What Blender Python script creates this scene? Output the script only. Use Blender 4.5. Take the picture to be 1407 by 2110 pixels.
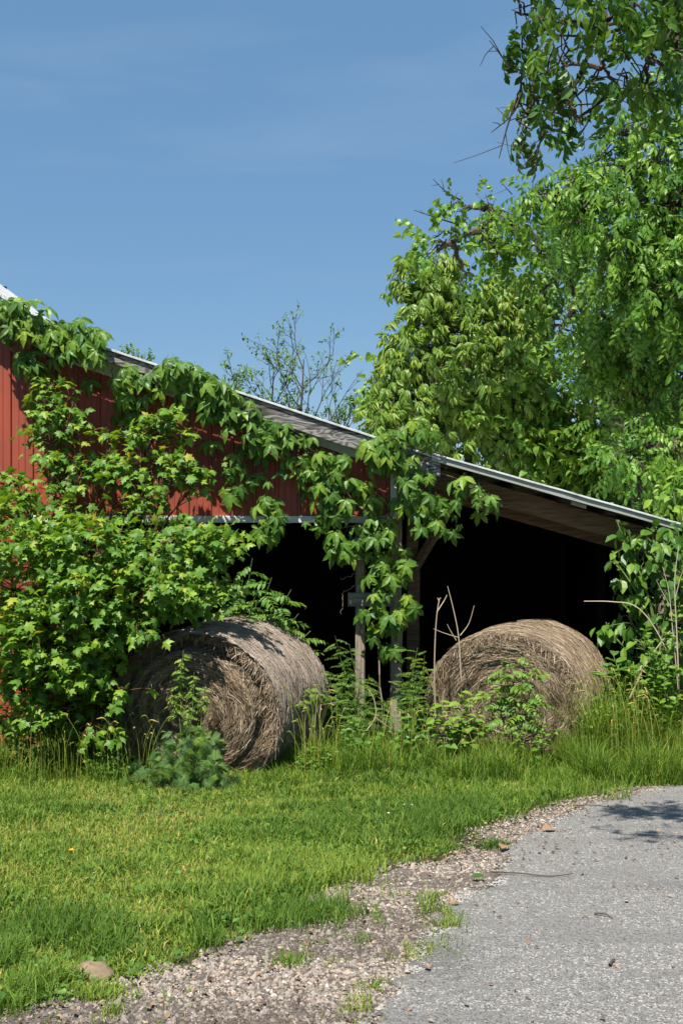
import bpy, math
import numpy as np
from mathutils import Matrix, Vector

rng = np.random.default_rng(11)
scene = bpy.context.scene
for o in list(bpy.data.objects):
    bpy.data.objects.remove(o)
R_ = math.radians

# ------------------------------------------------------------------ camera, sky, sun, exposure
F, CX, CY, CH = 2345.0, 703.5, 1055.0, 2.4          # focal length and centre of the photograph in its own pixels; eye height
cam_d = bpy.data.cameras.new('camera')
cam_d.sensor_fit = 'HORIZONTAL'; cam_d.sensor_width = 24.0; cam_d.lens = 24.0 * F / 1407.0
cam_d.clip_end = 3000.0; cam_d.clip_start = 0.05
cam = bpy.data.objects.new('camera', cam_d)
scene.collection.objects.link(cam)
cam.location = (0, 0, CH); cam.rotation_euler = (R_(90), 0, 0)
scene.camera = cam

SUN_EL = R_(61.0)
sd = np.array([-0.42, -0.91]); sd = sd / np.linalg.norm(sd)      # horizontal direction towards the sun
world = bpy.data.worlds.new('World'); scene.world = world; world.use_nodes = True
wn = world.node_tree.nodes; wl = world.node_tree.links
wn.clear()
wout = wn.new('ShaderNodeOutputWorld'); wbg = wn.new('ShaderNodeBackground')
sky = wn.new('ShaderNodeTexSky'); sky.sky_type = 'NISHITA'; sky.sun_disc = False
sky.sun_elevation = SUN_EL; sky.sun_rotation = math.atan2(sd[0], sd[1]) % (2 * math.pi)
sky.air_density = 1.0; sky.dust_density = 0.3; sky.ozone_density = 2.2; sky.altitude = 300
# thin cirrus, laid out in world directions
wtc = wn.new('ShaderNodeTexCoord'); wmap = wn.new('ShaderNodeMapping')
wmap.inputs['Scale'].default_value = (1.2, 1.2, 7.0); wmap.inputs['Rotation'].default_value = (0.0, 0.12, 0.4)
wno = wn.new('ShaderNodeTexNoise'); wno.inputs['Scale'].default_value = 2.6; wno.inputs['Detail'].default_value = 7; wno.inputs['Distortion'].default_value = 0.6
wr = wn.new('ShaderNodeMapRange'); wr.inputs[1].default_value = 0.50; wr.inputs[2].default_value = 0.85; wr.inputs[3].default_value = 0.0; wr.inputs[4].default_value = 0.24
wmix = wn.new('ShaderNodeMix'); wmix.data_type = 'RGBA'
wl.new(wtc.outputs['Generated'], wmap.inputs['Vector']); wl.new(wmap.outputs[0], wno.inputs['Vector'])
wl.new(wno.outputs['Fac'], wr.inputs[0]); wl.new(wr.outputs[0], wmix.inputs[0])
wveil = wn.new('ShaderNodeMix'); wveil.data_type = 'RGBA'; wveil.inputs[0].default_value = 0.6      # thin even haze over the whole sky
wl.new(sky.outputs[0], wveil.inputs[6]); wveil.inputs[7].default_value = (1.15, 2.70, 4.68, 1)
wl.new(wveil.outputs[2], wmix.inputs[6]); wmix.inputs[7].default_value = (3.2, 4.2, 5.6, 1)
wl.new(wmix.outputs[2], wbg.inputs['Color']); wbg.inputs['Strength'].default_value = 0.059
wl.new(wbg.outputs[0], wout.inputs['Surface'])

sun_d = bpy.data.lights.new('sun', 'SUN'); sun_d.energy = 4.2; sun_d.angle = R_(0.53); sun_d.color = (1.0, 0.955, 0.88)
sun = bpy.data.objects.new('sun', sun_d); scene.collection.objects.link(sun)
sdir = Vector((sd[0] * math.cos(SUN_EL), sd[1] * math.cos(SUN_EL), math.sin(SUN_EL)))
sun.rotation_euler = sdir.to_track_quat('Z', 'Y').to_euler(); sun.location = (-4, -9, 14)

vs = scene.view_settings
vs.view_transform = 'Standard'; vs.look = 'None'; vs.gamma = 1.0; vs.use_curve_mapping = False; vs.exposure = 1.1
scene.cycles.max_bounces = 6; scene.cycles.diffuse_bounces = 3; scene.cycles.glossy_bounces = 2
scene.cycles.transmission_bounces = 4; scene.cycles.transparent_max_bounces = 6
scene.cycles.use_adaptive_sampling = True

# ------------------------------------------------------------------ helpers
COL = scene.collection
WLOC = {}

def P(px, py, Y):
    return np.array([(px - CX) * Y / F, Y, CH + (CY - py) * Y / F])

def tag(o, label=None, cat=None, group=None, kind=None):
    if label: o['label'] = label
    if cat: o['category'] = cat
    if group: o['group'] = group
    if kind: o['kind'] = kind
    return o

def empty(name, loc, label=None, cat=None, group=None):
    o = bpy.data.objects.new(name, None); COL.objects.link(o)
    o.empty_display_size = 0.2
    o.location = tuple(float(v) for v in loc); WLOC[o.name] = np.array(loc, float)
    return tag(o, label, cat, group)

def place(name, mesh, parent=None, loc=(0, 0, 0)):
    o = bpy.data.objects.new(name, mesh); COL.objects.link(o)
    loc = np.array(loc, float); WLOC[o.name] = loc
    if parent is not None:
        o.parent = parent
        o.location = tuple(loc - WLOC[parent.name])
    else:
        o.location = tuple(loc)
    return o

class Acc:
    """collects vertices, triangles / quads and a tint for every vertex"""
    def __init__(s): s.V = []; s.F3 = []; s.F4 = []; s.T = []; s.n = 0
    def add(s, V, F3=None, F4=None, t=0.5):
        V = np.asarray(V, float).reshape(-1, 3)
        s.V.append(V)
        s.T.append(np.broadcast_to(np.asarray(t, float), (len(V),)).copy())
        if F3 is not None and len(F3): s.F3.append(np.asarray(F3, np.int64) + s.n)
        if F4 is not None and len(F4): s.F4.append(np.asarray(F4, np.int64) + s.n)
        s.n += len(V)
    def mesh(s, name, mat=None, smooth=False, origin=(0, 0, 0)):
        V = np.concatenate(s.V) - np.asarray(origin, float)
        T = np.concatenate(s.T)
        f3 = np.concatenate(s.F3) if s.F3 else np.zeros((0, 3), np.int64)
        f4 = np.concatenate(s.F4) if s.F4 else np.zeros((0, 4), np.int64)
        m = bpy.data.meshes.new(name)
        m.vertices.add(len(V)); m.vertices.foreach_set('co', V.astype(np.float32).ravel())
        nl = f3.size + f4.size; npoly = len(f3) + len(f4)
        m.loops.add(nl); m.polygons.add(npoly)
        m.loops.foreach_set('vertex_index', np.concatenate([f3.ravel(), f4.ravel()]).astype(np.int32))
        ls = np.concatenate([np.arange(len(f3)) * 3, f3.size + np.arange(len(f4)) * 4]).astype(np.int32)
        m.polygons.foreach_set('loop_start', ls)
        m.polygons.foreach_set('use_smooth', np.full(npoly, smooth))
        at = m.attributes.new('tint', 'FLOAT', 'POINT'); at.data.foreach_set('value', T.astype(np.float32))
        m.update(calc_edges=True)
        if mat: m.materials.append(mat)
        return m
    def build(s, name, mat, parent=None, smooth=False):
        o = WLOC[parent.name] if parent is not None else np.zeros(3)
        return place(name, s.mesh(name, mat, smooth, o), parent, o)

def box_vf(x0, x1, y0, y1, z0, z1):
    V = np.array([[x0, y0, z0], [x1, y0, z0], [x1, y1, z0], [x0, y1, z0], [x0, y0, z1], [x1, y0, z1], [x1, y1, z1], [x0, y1, z1]], float)
    Fq = [[0, 3, 2, 1], [4, 5, 6, 7], [0, 1, 5, 4], [1, 2, 6, 5], [2, 3, 7, 6], [3, 0, 4, 7]]
    return V, Fq

def bevel_box(name, mat, parent, x0, x1, y0, y1, z0, z1, b=0.006, shear=None, tint=0.5, wobble=0.0):
    """box with chamfered long edges; shear(x)->dz lets it run along a slope"""
    d = np.array([x1 - x0, y1 - y0, z1 - z0]); ax = int(np.argmax(d))
    o = [i for i in range(3) if i != ax]
    lo = np.array([x0, y0, z0], float); hi = np.array([x1, y1, z1], float)
    b = min(b, d[o[0]] * .3, d[o[1]] * .3)
    prof = []
    for (a, c) in ((0, 0), (1, 0), (1, 1), (0, 1)):
        sx = 1 if a == 0 else -1; sy = 1 if c == 0 else -1
        p0 = [lo[o[0]] if a == 0 else hi[o[0]], lo[o[1]] if c == 0 else hi[o[1]]]
        A = [p0[0] + sx * b, p0[1]]; B = [p0[0], p0[1] + sy * b]
        prof += [B, A] if (a == c) else [A, B]
    prof = np.array(prof); nseg = max(2, int(d[ax] / 0.25) + 1)
    ts = np.linspace(lo[ax], hi[ax], nseg)
    V = np.zeros((nseg, 8, 3))
    for i, t in enumerate(ts):
        j = rng.normal(0, wobble, 2) if wobble else (0, 0)
        V[i, :, ax] = t; V[i, :, o[0]] = prof[:, 0] + j[0]; V[i, :, o[1]] = prof[:, 1] + j[1]
    V = V.reshape(-1, 3)
    if shear is not None: V[:, 2] += shear(V[:, 0])
    f4 = []
    for i in range(nseg - 1):
        for k in range(8):
            a = i * 8 + k; c = i * 8 + (k + 1) % 8
            f4.append([a, c, c + 8, a + 8])
    A = Acc(); A.add(V, None, f4, tint)
    n0 = (nseg - 1) * 8
    caps = [[0, 7, 6, 5], [0, 5, 4, 3], [0, 3, 2, 1]]
    A.F4.append(np.array(caps)); A.F4.append(np.array(caps)[:, ::-1] + n0)
    return A.build(name, mat, parent)

def tube(A, pts, rad, n=5, t=0.5, cap=False):
    pts = np.asarray(pts, float); m = len(pts)
    rad = np.broadcast_to(np.asarray(rad, float), (m,))
    d = np.gradient(pts, axis=0); d /= (np.linalg.norm(d, axis=1, keepdims=True) + 1e-9)
    ref = np.array([0.31, 0.17, 0.93]) if abs(d[0] @ np.array([0.31, 0.17, 0.93])) < .9 else np.array([1., 0, 0])
    u = np.cross(d, ref); u /= (np.linalg.norm(u, axis=1, keepdims=True) + 1e-9); v = np.cross(d, u)
    a = np.arange(n) * 2 * np.pi / n
    V = pts[:, None] + rad[:, None, None] * (np.cos(a)[None, :, None] * u[:, None] + np.sin(a)[None, :, None] * v[:, None])
    i = np.arange(m - 1)[:, None] * n; k = np.arange(n)[None]; k2 = (k + 1) % n
    f4 = np.stack([i + k, i + k2, i + n + k2, i + n + k], -1).reshape(-1, 4)
    A.add(V.reshape(-1, 3), None, f4, t)

def curve(p0, p1, sag=0.0, n=6, wob=0.0, r=None):
    r = r or rng
    t = np.linspace(0, 1, n)[:, None]
    p = np.asarray(p0)[None] * (1 - t) + np.asarray(p1)[None] * t
    p[:, 2] += sag * 4 * (t[:, 0] * (1 - t[:, 0]))
    if wob:
        w = r.normal(0, wob, (n, 3)); w[0] = 0; w[-1] = 0; p += w
    return p

def smooth_path(pts, n=8):
    """Catmull-Rom through the points"""
    p = np.asarray(pts, float); p = np.vstack([2 * p[0] - p[1], p, 2 * p[-1] - p[-2]])
    out = []
    for i in range(1, len(p) - 2):
        for t in np.linspace(0, 1, n, endpoint=False):
            a, b, c, d = p[i - 1], p[i], p[i + 1], p[i + 2]
            out.append(.5 * ((2 * b) + (-a + c) * t + (2 * a - 5 * b + 4 * c - d) * t * t + (-a + 3 * b - 3 * c + d) * t ** 3))
    out.append(p[-2]); return np.array(out)

def unit(v): return v / (np.linalg.norm(v, axis=-1, keepdims=True) + 1e-9)

def frames(d, nrm):
    y = unit(d); x = unit(np.cross(y, nrm)); z = np.cross(x, y)
    return np.stack([x, y, z], -1)          # columns

def vnoise(x, y, scale, seed=0):
    x = np.asarray(x) * scale + seed * 17.3; y = np.asarray(y) * scale + seed * 9.1
    xi = np.floor(x); yi = np.floor(y); fx = x - xi; fy = y - yi
    fx = fx * fx * (3 - 2 * fx); fy = fy * fy * (3 - 2 * fy)
    h = lambda a, b: np.modf(np.abs(np.sin(a * 127.1 + b * 311.7 + seed * 3.7) * 43758.5453))[0]
    return (h(xi, yi) * (1 - fx) + h(xi + 1, yi) * fx) * (1 - fy) + (h(xi, yi + 1) * (1 - fx) + h(xi + 1, yi + 1) * fx) * fy

def gz(x, y):
    """height of the ground: falls from the road down to the barn, flat from there on"""
    x = np.asarray(x, float); y = np.asarray(y, float)
    t = 1.16 - 0.111 * np.maximum(y, -4)
    return 0.5 * (t + np.sqrt(t * t + 0.012)) - 0.02

def gp(px, py):
    lo, hi = 1.0, 60.0
    for _ in range(50):
        m = .5 * (lo + hi); p = P(px, py, m)
        if p[2] > gz(p[0], p[1]): lo = m
        else: hi = m
    return P(px, py, lo)

# ------------------------------------------------------------------ materials
def new_mat(name):
    m = bpy.data.materials.new(name); m.use_nodes = True
    nt = m.node_tree; nt.nodes.clear()
    out = nt.nodes.new('ShaderNodeOutputMaterial'); b = nt.nodes.new('ShaderNodeBsdfPrincipled')
    nt.links.new(b.outputs[0], out.inputs[0])
    return m, nt.nodes, nt.links, b, out

def ramp(N, stops):
    r = N.new('ShaderNodeValToRGB'); e = r.color_ramp.elements
    while len(e) < len(stops): e.new(0.5)
    for i, (p, c) in enumerate(stops):
        e[i].position = p; e[i].color = (*c, 1)
    return r

def tint_node(N, L):
    at = N.new('ShaderNodeAttribute'); at.attribute_name = 'tint'
    oi = N.new('ShaderNodeObjectInfo'); sp = N.new('ShaderNodeSeparateColor')
    L.new(oi.outputs['Color'], sp.inputs[0])
    su = N.new('ShaderNodeMath'); su.operation = 'SUBTRACT'; su.inputs[0].default_value = 1.0
    L.new(sp.outputs[0], su.inputs[1])
    ad = N.new('ShaderNodeMath'); ad.operation = 'ADD'; ad.use_clamp = True
    L.new(at.outputs['Fac'], ad.inputs[0]); L.new(su.outputs[0], ad.inputs[1])
    return ad.outputs[0]

def leaf_mat(name, stops, trans=0.32, rough=0.42, spec=0.5, tcol=1.5, gain=1.0):
    m, N, L, b, out = new_mat(name)
    stops = [(p, (c[0] * gain * 1.30, c[1] * gain * 1.18, c[2] * gain * .85)) for p, c in stops]
    t = tint_node(N, L); r = ramp(N, stops); L.new(t, r.inputs[0])
    L.new(r.outputs[0], b.inputs['Base Color']); b.inputs['Roughness'].default_value = rough + .08
    b.inputs['Specular IOR Level'].default_value = spec * .75
    tr = N.new('ShaderNodeBsdfTranslucent')
    mu = N.new('ShaderNodeMix'); mu.data_type = 'RGBA'; mu.blend_type = 'MULTIPLY'; mu.inputs[0].default_value = 1.0
    L.new(r.outputs[0], mu.inputs[6]); mu.inputs[7].default_value = (tcol * 1.15, tcol * 1.1, tcol * .45, 1)
    L.new(mu.outputs[2], tr.inputs['Color'])
    mx = N.new('ShaderNodeMixShader'); mx.inputs[0].default_value = trans
    L.new(b.outputs[0], mx.inputs[1]); L.new(tr.outputs[0], mx.inputs[2]); L.new(mx.outputs[0], out.inputs[0])
    return m

def tint_mat(name, stops, rough=0.85, noise=None, bump=0.0):
    m, N, L, b, out = new_mat(name)
    t = tint_node(N, L); r = ramp(N, stops)
    if noise:
        tc = N.new('ShaderNodeTexCoord'); no = N.new('ShaderNodeTexNoise'); no.inputs['Scale'].default_value = noise; no.inputs['Detail'].default_value = 5
        L.new(tc.outputs['Object'], no.inputs['Vector'])
        ma = N.new('ShaderNodeMath'); ma.operation = 'MULTIPLY_ADD'; ma.inputs[1].default_value = 0.8; ma.inputs[2].default_value = -0.4
        L.new(no.outputs['Fac'], ma.inputs[0])
        ad = N.new('ShaderNodeMath'); ad.operation = 'ADD'; ad.use_clamp = True
        L.new(t, ad.inputs[0]); L.new(ma.outputs[0], ad.inputs[1]); L.new(ad.outputs[0], r.inputs[0])
        if bump:
            bp = N.new('ShaderNodeBump'); bp.inputs['Strength'].default_value = bump; bp.inputs['Distance'].default_value = 0.01
            L.new(no.outputs['Fac'], bp.inputs['Height']); L.new(bp.outputs[0], b.inputs['Normal'])
    else:
        L.new(t, r.inputs[0])
    L.new(r.outputs[0], b.inputs['Base Color']); b.inputs['Roughness'].default_value = rough
    b.inputs['Specular IOR Level'].default_value = 0.25
    return m

def wood_mat(name, c0, c1, along='X', swirl=False, rough=0.85):
    m, N, L, b, out = new_mat(name)
    tc = N.new('ShaderNodeTexCoord'); mp = N.new('ShaderNodeMapping')
    s = {'X': (1.2, 14, 14), 'Z': (14, 14, 1.2), 'Y': (14, 1.2, 14)}[along]
    mp.inputs['Scale'].default_value = s
    L.new(tc.outputs['Object'], mp.inputs['Vector'])
    no = N.new('ShaderNodeTexNoise'); no.inputs['Scale'].default_value = 3.0; no.inputs['Detail'].default_value = 8; no.inputs['Roughness'].default_value = .65
    L.new(mp.outputs[0], no.inputs['Vector'])
    fac = no.outputs['Fac']
    if swirl:
        mp2 = N.new('ShaderNodeMapping'); mp2.inputs['Scale'].default_value = (2.0, 6, 7.0); mp2.inputs['Rotation'].default_value = (0, R_(18.3), 0)
        L.new(tc.outputs['Object'], mp2.inputs['Vector'])
        w = N.new('ShaderNodeTexNoise'); w.inputs['Scale'].default_value = 1.1; w.inputs['Detail'].default_value = 1.5; w.inputs['Distortion'].default_value = 1.2
        L.new(mp2.outputs[0], w.inputs['Vector'])
        sn = N.new('ShaderNodeMath'); sn.operation = 'MULTIPLY'; sn.inputs[1].default_value = 42.0; L.new(w.outputs['Fac'], sn.inputs[0])
        si = N.new('ShaderNodeMath'); si.operation = 'SINE'; L.new(sn.outputs[0], si.inputs[0])
        ma = N.new('ShaderNodeMath'); ma.operation = 'MULTIPLY_ADD'; ma.inputs[1].default_value = 0.16; L.new(si.outputs[0], ma.inputs[0]); L.new(no.outputs['Fac'], ma.inputs[2])
        fac = ma.outputs[0]
    r = ramp(N, [(0.30, c0), (0.70, c1)]); L.new(fac, r.inputs[0]); L.new(r.outputs[0], b.inputs['Base Color'])
    bp = N.new('ShaderNodeBump'); bp.inputs['Strength'].default_value = 0.7; bp.inputs['Distance'].default_value = 0.006
    L.new(fac, bp.inputs['Height']); L.new(bp.outputs[0], b.inputs['Normal'])
    b.inputs['Roughness'].default_value = rough; b.inputs['Specular IOR Level'].default_value = 0.2
    return m

def paint_mat(name, col, dirt, rough=0.5, amount=0.5, scale=3.0, streak=(1, 1, .15), metallic=0.0):
    m, N, L, b, out = new_mat(name)
    tc = N.new('ShaderNodeTexCoord'); mp = N.new('ShaderNodeMapping'); mp.inputs['Scale'].default_value = streak
    L.new(tc.outputs['Object'], mp.inputs['Vector'])
    no = N.new('ShaderNodeTexNoise'); no.inputs['Scale'].default_value = scale * 4; no.inputs['Detail'].default_value = 8; no.inputs['Roughness'].default_value = .7
    L.new(mp.outputs[0], no.inputs['Vector'])
    n2 = N.new('ShaderNodeTexNoise'); n2.inputs['Scale'].default_value = scale; n2.inputs['Detail'].default_value = 4
    L.new(tc.outputs['Object'], n2.inputs['Vector'])
    mm = N.new('ShaderNodeMath'); mm.operation = 'MULTIPLY'; L.new(no.outputs['Fac'], mm.inputs[0]); L.new(n2.outputs['Fac'], mm.inputs[1])
    mr = N.new('ShaderNodeMapRange'); mr.inputs[1].default_value = .2; mr.inputs[2].default_value = .42; mr.inputs[4].default_value = amount
    L.new(mm.outputs[0], mr.inputs[0])
    mx = N.new('ShaderNodeMix'); mx.data_type = 'RGBA'; L.new(mr.outputs[0], mx.inputs[0])
    mx.inputs[6].default_value = (*col, 1); mx.inputs[7].default_value = (*dirt, 1)
    L.new(mx.outputs[2], b.inputs['Base Color']); b.inputs['Metallic'].default_value = metallic
    mr2 = N.new('ShaderNodeMapRange'); mr2.inputs[3].default_value = rough - .1; mr2.inputs[4].default_value = rough + .2; L.new(no.outputs['Fac'], mr2.inputs[0])
    L.new(mr2.outputs[0], b.inputs['Roughness'])
    bp = N.new('ShaderNodeBump'); bp.inputs['Strength'].default_value = 0.12; bp.inputs['Distance'].default_value = 0.01
    L.new(n2.outputs['Fac'], bp.inputs['Height']); L.new(bp.outputs[0], b.inputs['Normal'])
    return m

M = {}
M['red'] = paint_mat('red_metal_paint', (0.31, 0.056, 0.026), (0.15, 0.042, 0.028), 0.5, 0.9, 1.6)
M['white'] = paint_mat('white_trim_paint', (0.62, 0.64, 0.62), (0.28, 0.29, 0.27), 0.5, 0.8, 5.0, (6, 6, 1))
M['white_clean'] = paint_mat('white_corner_paint', (0.56, 0.60, 0.57), (0.42, 0.45, 0.42), 0.5, 0.6, 2.0)
M['edge'] = paint_mat('white_roof_edge', (0.55, 0.56, 0.56), (0.28, 0.27, 0.25), 0.5, 0.9, 4.0)
M['flash'] = paint_mat('grey_flashing', (0.30, 0.32, 0.28), (0.20, 0.22, 0.17), 0.6, 0.8, 4.0, (1, 1, 3))
M['roof'] = paint_mat('roof_metal', (0.50, 0.52, 0.52), (0.30, 0.28, 0.26), 0.4, 0.7, 1.5, (1, 1, 1), 0.0)
M['fascia'] = wood_mat('weathered_fascia', (0.055, 0.050, 0.045), (0.30, 0.285, 0.265), 'X', True)
M['post'] = wood_mat('weathered_post', (0.13, 0.10, 0.075), (0.40, 0.33, 0.26), 'Z')
M['board'] = wood_mat('weathered_board', (0.10, 0.09, 0.075), (0.27, 0.25, 0.22), 'X')
M['rafter'] = wood_mat('brown_rafter', (0.06, 0.036, 0.02), (0.24, 0.15, 0.09), 'X')
M['inner'] = wood_mat('shade_dark_boards', (0.012, 0.009, 0.007), (0.04, 0.03, 0.022), 'Z')  # weathered wood, its colour darkened to stand for the deep shade indoors
M['innerX'] = wood_mat('shade_dark_timber', (0.02, 0.014, 0.01), (0.06, 0.042, 0.03), 'Y')  # timber with the shade under the roof put into its colour
M['block'] = wood_mat('pale_nailing_block', (0.22, 0.17, 0.13), (0.42, 0.35, 0.28), 'X')
M['bark'] = tint_mat('bark', [(0, (0.035, 0.025, 0.018)), (1, (0.14, 0.11, 0.085))], 0.9, 18, 0.6)
M['vinebark'] = tint_mat('vine_stem_bark', [(0, (0.08, 0.055, 0.04)), (1, (0.30, 0.23, 0.17))], 0.9, 12, 0.3)
M['redstem'] = tint_mat('reddish_stem', [(0, (0.05, 0.03, 0.018)), (1, (0.16, 0.07, 0.035))], 0.8)
M['drystem'] = tint_mat('dry_stalk', [(0, (0.26, 0.19, 0.12)), (1, (0.52, 0.42, 0.31))], 0.8, 8)
M['greenstem'] = tint_mat('green_stem', [(0, (0.06, 0.10, 0.03)), (1, (0.17, 0.24, 0.06))], 0.7)
M['creeper'] = leaf_mat('creeper_leaf', [(0, (0.028, 0.080, 0.016)), (.5, (0.062, 0.145, 0.022)), (1, (0.15, 0.24, 0.032))], 0.25, 0.38, gain=1.1)
M['maple'] = leaf_mat('maple_leaf', [(0, (0.030, 0.085, 0.014)), (.5, (0.065, 0.160, 0.020)), (.85, (0.15, 0.25, 0.026)), (1, (0.28, 0.24, 0.04))], 0.3, 0.42, gain=1.1)
M['peach'] = leaf_mat('drooping_leaf', [(0, (0.030, 0.075, 0.016)), (.5, (0.075, 0.145, 0.026)), (.92, (0.15, 0.22, 0.035)), (1, (0.22, 0.19, 0.045))], 0.28, 0.36, gain=1.3)
M['hang'] = leaf_mat('hanging_leaf', [(0, (0.016, 0.058, 0.013)), (.5, (0.048, 0.125, 0.020)), (1, (0.12, 0.22, 0.032))], 0.3, 0.36, gain=1.3)
M['near'] = leaf_mat('broad_leaf', [(0, (0.016, 0.058, 0.012)), (.55, (0.040, 0.110, 0.018)), (1, (0.12, 0.21, 0.035))], 0.3, 0.34, gain=1.22)
M['heart'] = leaf_mat('heart_leaf', [(0, (0.028, 0.080, 0.016)), (.5, (0.065, 0.145, 0.024)), (1, (0.15, 0.23, 0.042))], 0.28, 0.36, gain=1.35)
M['pinnate'] = leaf_mat('pinnate_leaf', [(0, (0.032, 0.095, 0.030)), (.5, (0.065, 0.160, 0.032)), (.9, (0.15, 0.25, 0.035)), (1, (0.30, 0.20, 0.05))], 0.28, 0.42)
M['fern'] = leaf_mat('bluish_fern_leaf', [(0, (0.036, 0.092, 0.038)), (.4, (0.066, 0.145, 0.052)), (.7, (0.090, 0.18, 0.034)), (1, (0.14, 0.23, 0.03))], 0.25, 0.5)
M['broad'] = leaf_mat('weed_leaf', [(0, (0.035, 0.10, 0.022)), (.5, (0.075, 0.175, 0.030)), (1, (0.17, 0.28, 0.04))], 0.28, 0.45)
M['grass'] = leaf_mat('lawn_grass', [(0, (0.040, 0.095, 0.016)), (.35, (0.098, 0.182, 0.032)), (.7, (0.185, 0.255, 0.055)), (.92, (0.28, 0.295, 0.09)), (1, (0.42, 0.34, 0.18))], 0.3, 0.55, 0.3)
M['tall'] = leaf_mat('tall_grass', [(0, (0.040, 0.10, 0.016)), (.5, (0.105, 0.190, 0.030)), (.9, (0.21, 0.27, 0.055)), (1, (0.38, 0.31, 0.15))], 0.3, 0.5, 0.3)
M['straw'] = tint_mat('old_straw', [(0, (0.06, 0.037, 0.02)), (.4, (0.225, 0.16, 0.098)), (.8, (0.43, 0.34, 0.235)), (1, (0.60, 0.50, 0.38))], 0.8)
M['stone'] = tint_mat('gravel_stone', [(0, (0.08, 0.065, 0.053)), (.4, (0.22, 0.185, 0.155)), (.72, (0.32, 0.272, 0.228)), (.86, (0.36, 0.235, 0.155)), (1, (0.48, 0.43, 0.375))], 0.85, 40)
M['chip'] = tint_mat('road_chip', [(0, (0.10, 0.096, 0.09)), (.5, (0.272, 0.258, 0.236)), (1, (0.355, 0.338, 0.308))], 0.8)

def bale_mat(name):
    m, N, L, b, out = new_mat(name)
    tc = N.new('ShaderNodeTexCoord')
    mp = N.new('ShaderNodeMapping'); mp.inputs['Scale'].default_value = (1, 1, 1); L.new(tc.outputs['Object'], mp.inputs['Vector'])
    n1 = N.new('ShaderNodeTexNoise'); n1.inputs['Scale'].default_value = 60; n1.inputs['Detail'].default_value = 8; n1.inputs['Roughness'].default_value = .8
    n2 = N.new('ShaderNodeTexNoise'); n2.inputs['Scale'].default_value = 4; n2.inputs['Detail'].default_value = 4
    L.new(mp.outputs[0], n1.inputs['Vector']); L.new(mp.outputs[0], n2.inputs['Vector'])
    ma = N.new('ShaderNodeMath'); ma.operation = 'MULTIPLY_ADD'; ma.inputs[1].default_value = .6; L.new(n1.outputs['Fac'], ma.inputs[0])
    mb = N.new('ShaderNodeMath'); mb.operation = 'MULTIPLY'; mb.inputs[1].default_value = .4; L.new(n2.outputs['Fac'], mb.inputs[0]); L.new(mb.outputs[0], ma.inputs[2])
    r = ramp(N, [(.3, (0.03, 0.02, 0.013)), (.5, (0.11, 0.078, 0.053)), (.7, (0.24, 0.18, 0.13))])
    L.new(ma.outputs[0], r.inputs[0]); L.new(r.outputs[0], b.inputs['Base Color'])
    bp = N.new('ShaderNodeBump'); bp.inputs['Strength'].default_value = 1.0; bp.inputs['Distance'].default_value = .02
    L.new(n1.outputs['Fac'], bp.inputs['Height']); L.new(bp.outputs[0], b.inputs['Normal'])
    b.inputs['Roughness'].default_value = .9; b.inputs['Specular IOR Level'].default_value = .15
    return m
M['bale'] = bale_mat('bale_body')
M['net'] = tint_mat('grey_net_wrap', [(0, (0.10, 0.072, 0.052)), (.5, (0.29, 0.23, 0.175)), (1, (0.48, 0.41, 0.34))], 0.75)
M['redtwine'] = tint_mat('red_edge_twine', [(0, (0.16, 0.04, 0.035)), (1, (0.30, 0.12, 0.10))], 0.7)
M['bluetwine'] = tint_mat('blue_grey_edge_twine', [(0, (0.20, 0.23, 0.28)), (1, (0.36, 0.39, 0.44))], 0.7)

def ground_mat(name, stops, scale, bump, dist, big=None, stain=None):
    m, N, L, b, out = new_mat(name)
    tc = N.new('ShaderNodeTexCoord')
    n1 = N.new('ShaderNodeTexNoise'); n1.inputs['Scale'].default_value = scale; n1.inputs['Detail'].default_value = 9; n1.inputs['Roughness'].default_value = .75
    L.new(tc.outputs['Object'], n1.inputs['Vector'])
    vo = N.new('ShaderNodeTexVoronoi'); vo.inputs['Scale'].default_value = scale * 2.2; L.new(tc.outputs['Object'], vo.inputs['Vector'])
    ma = N.new('ShaderNodeMath'); ma.operation = 'MULTIPLY_ADD'; ma.inputs[1].default_value = -.35; L.new(vo.outputs['Distance'], ma.inputs[0]); 
    ad = N.new('ShaderNodeMath'); ad.operation = 'ADD'; ad.inputs[1].default_value = .16; L.new(n1.outputs['Fac'], ad.inputs[0]); L.new(ad.outputs[0], ma.inputs[2])
    r = ramp(N, stops); L.new(ma.outputs[0], r.inputs[0])
    col = r.outputs[0]
    if stain:
        n2 = N.new('ShaderNodeTexNoise'); n2.inputs['Scale'].default_value = stain[0]; n2.inputs['Detail'].default_value = 5
        mp = N.new('ShaderNodeMapping'); mp.inputs['Scale'].default_value = (.45, 1, 1); L.new(tc.outputs['Object'], mp.inputs['Vector']); L.new(mp.outputs[0], n2.inputs['Vector'])
        mr = N.new('ShaderNodeMapRange'); mr.inputs[1].default_value = stain[1]; mr.inputs[2].default_value = stain[2]; mr.inputs[4].default_value = stain[4]
        L.new(n2.outputs['Fac'], mr.inputs[0])
        mx = N.new('ShaderNodeMix'); mx.data_type = 'RGBA'; L.new(mr.outputs[0], mx.inputs[0]); L.new(col, mx.inputs[6]); mx.inputs[7].default_value = (*stain[3], 1)
        col = mx.outputs[2]
    L.new(col, b.inputs['Base Color'])
    bp = N.new('ShaderNodeBump'); bp.inputs['Strength'].default_value = bump; bp.inputs['Distance'].default_value = dist
    L.new(ma.outputs[0], bp.inputs['Height']); L.new(bp.outputs[0], b.inputs['Normal'])
    b.inputs['Roughness'].default_value = .92; b.inputs['Specular IOR Level'].default_value = .2
    return m
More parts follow.
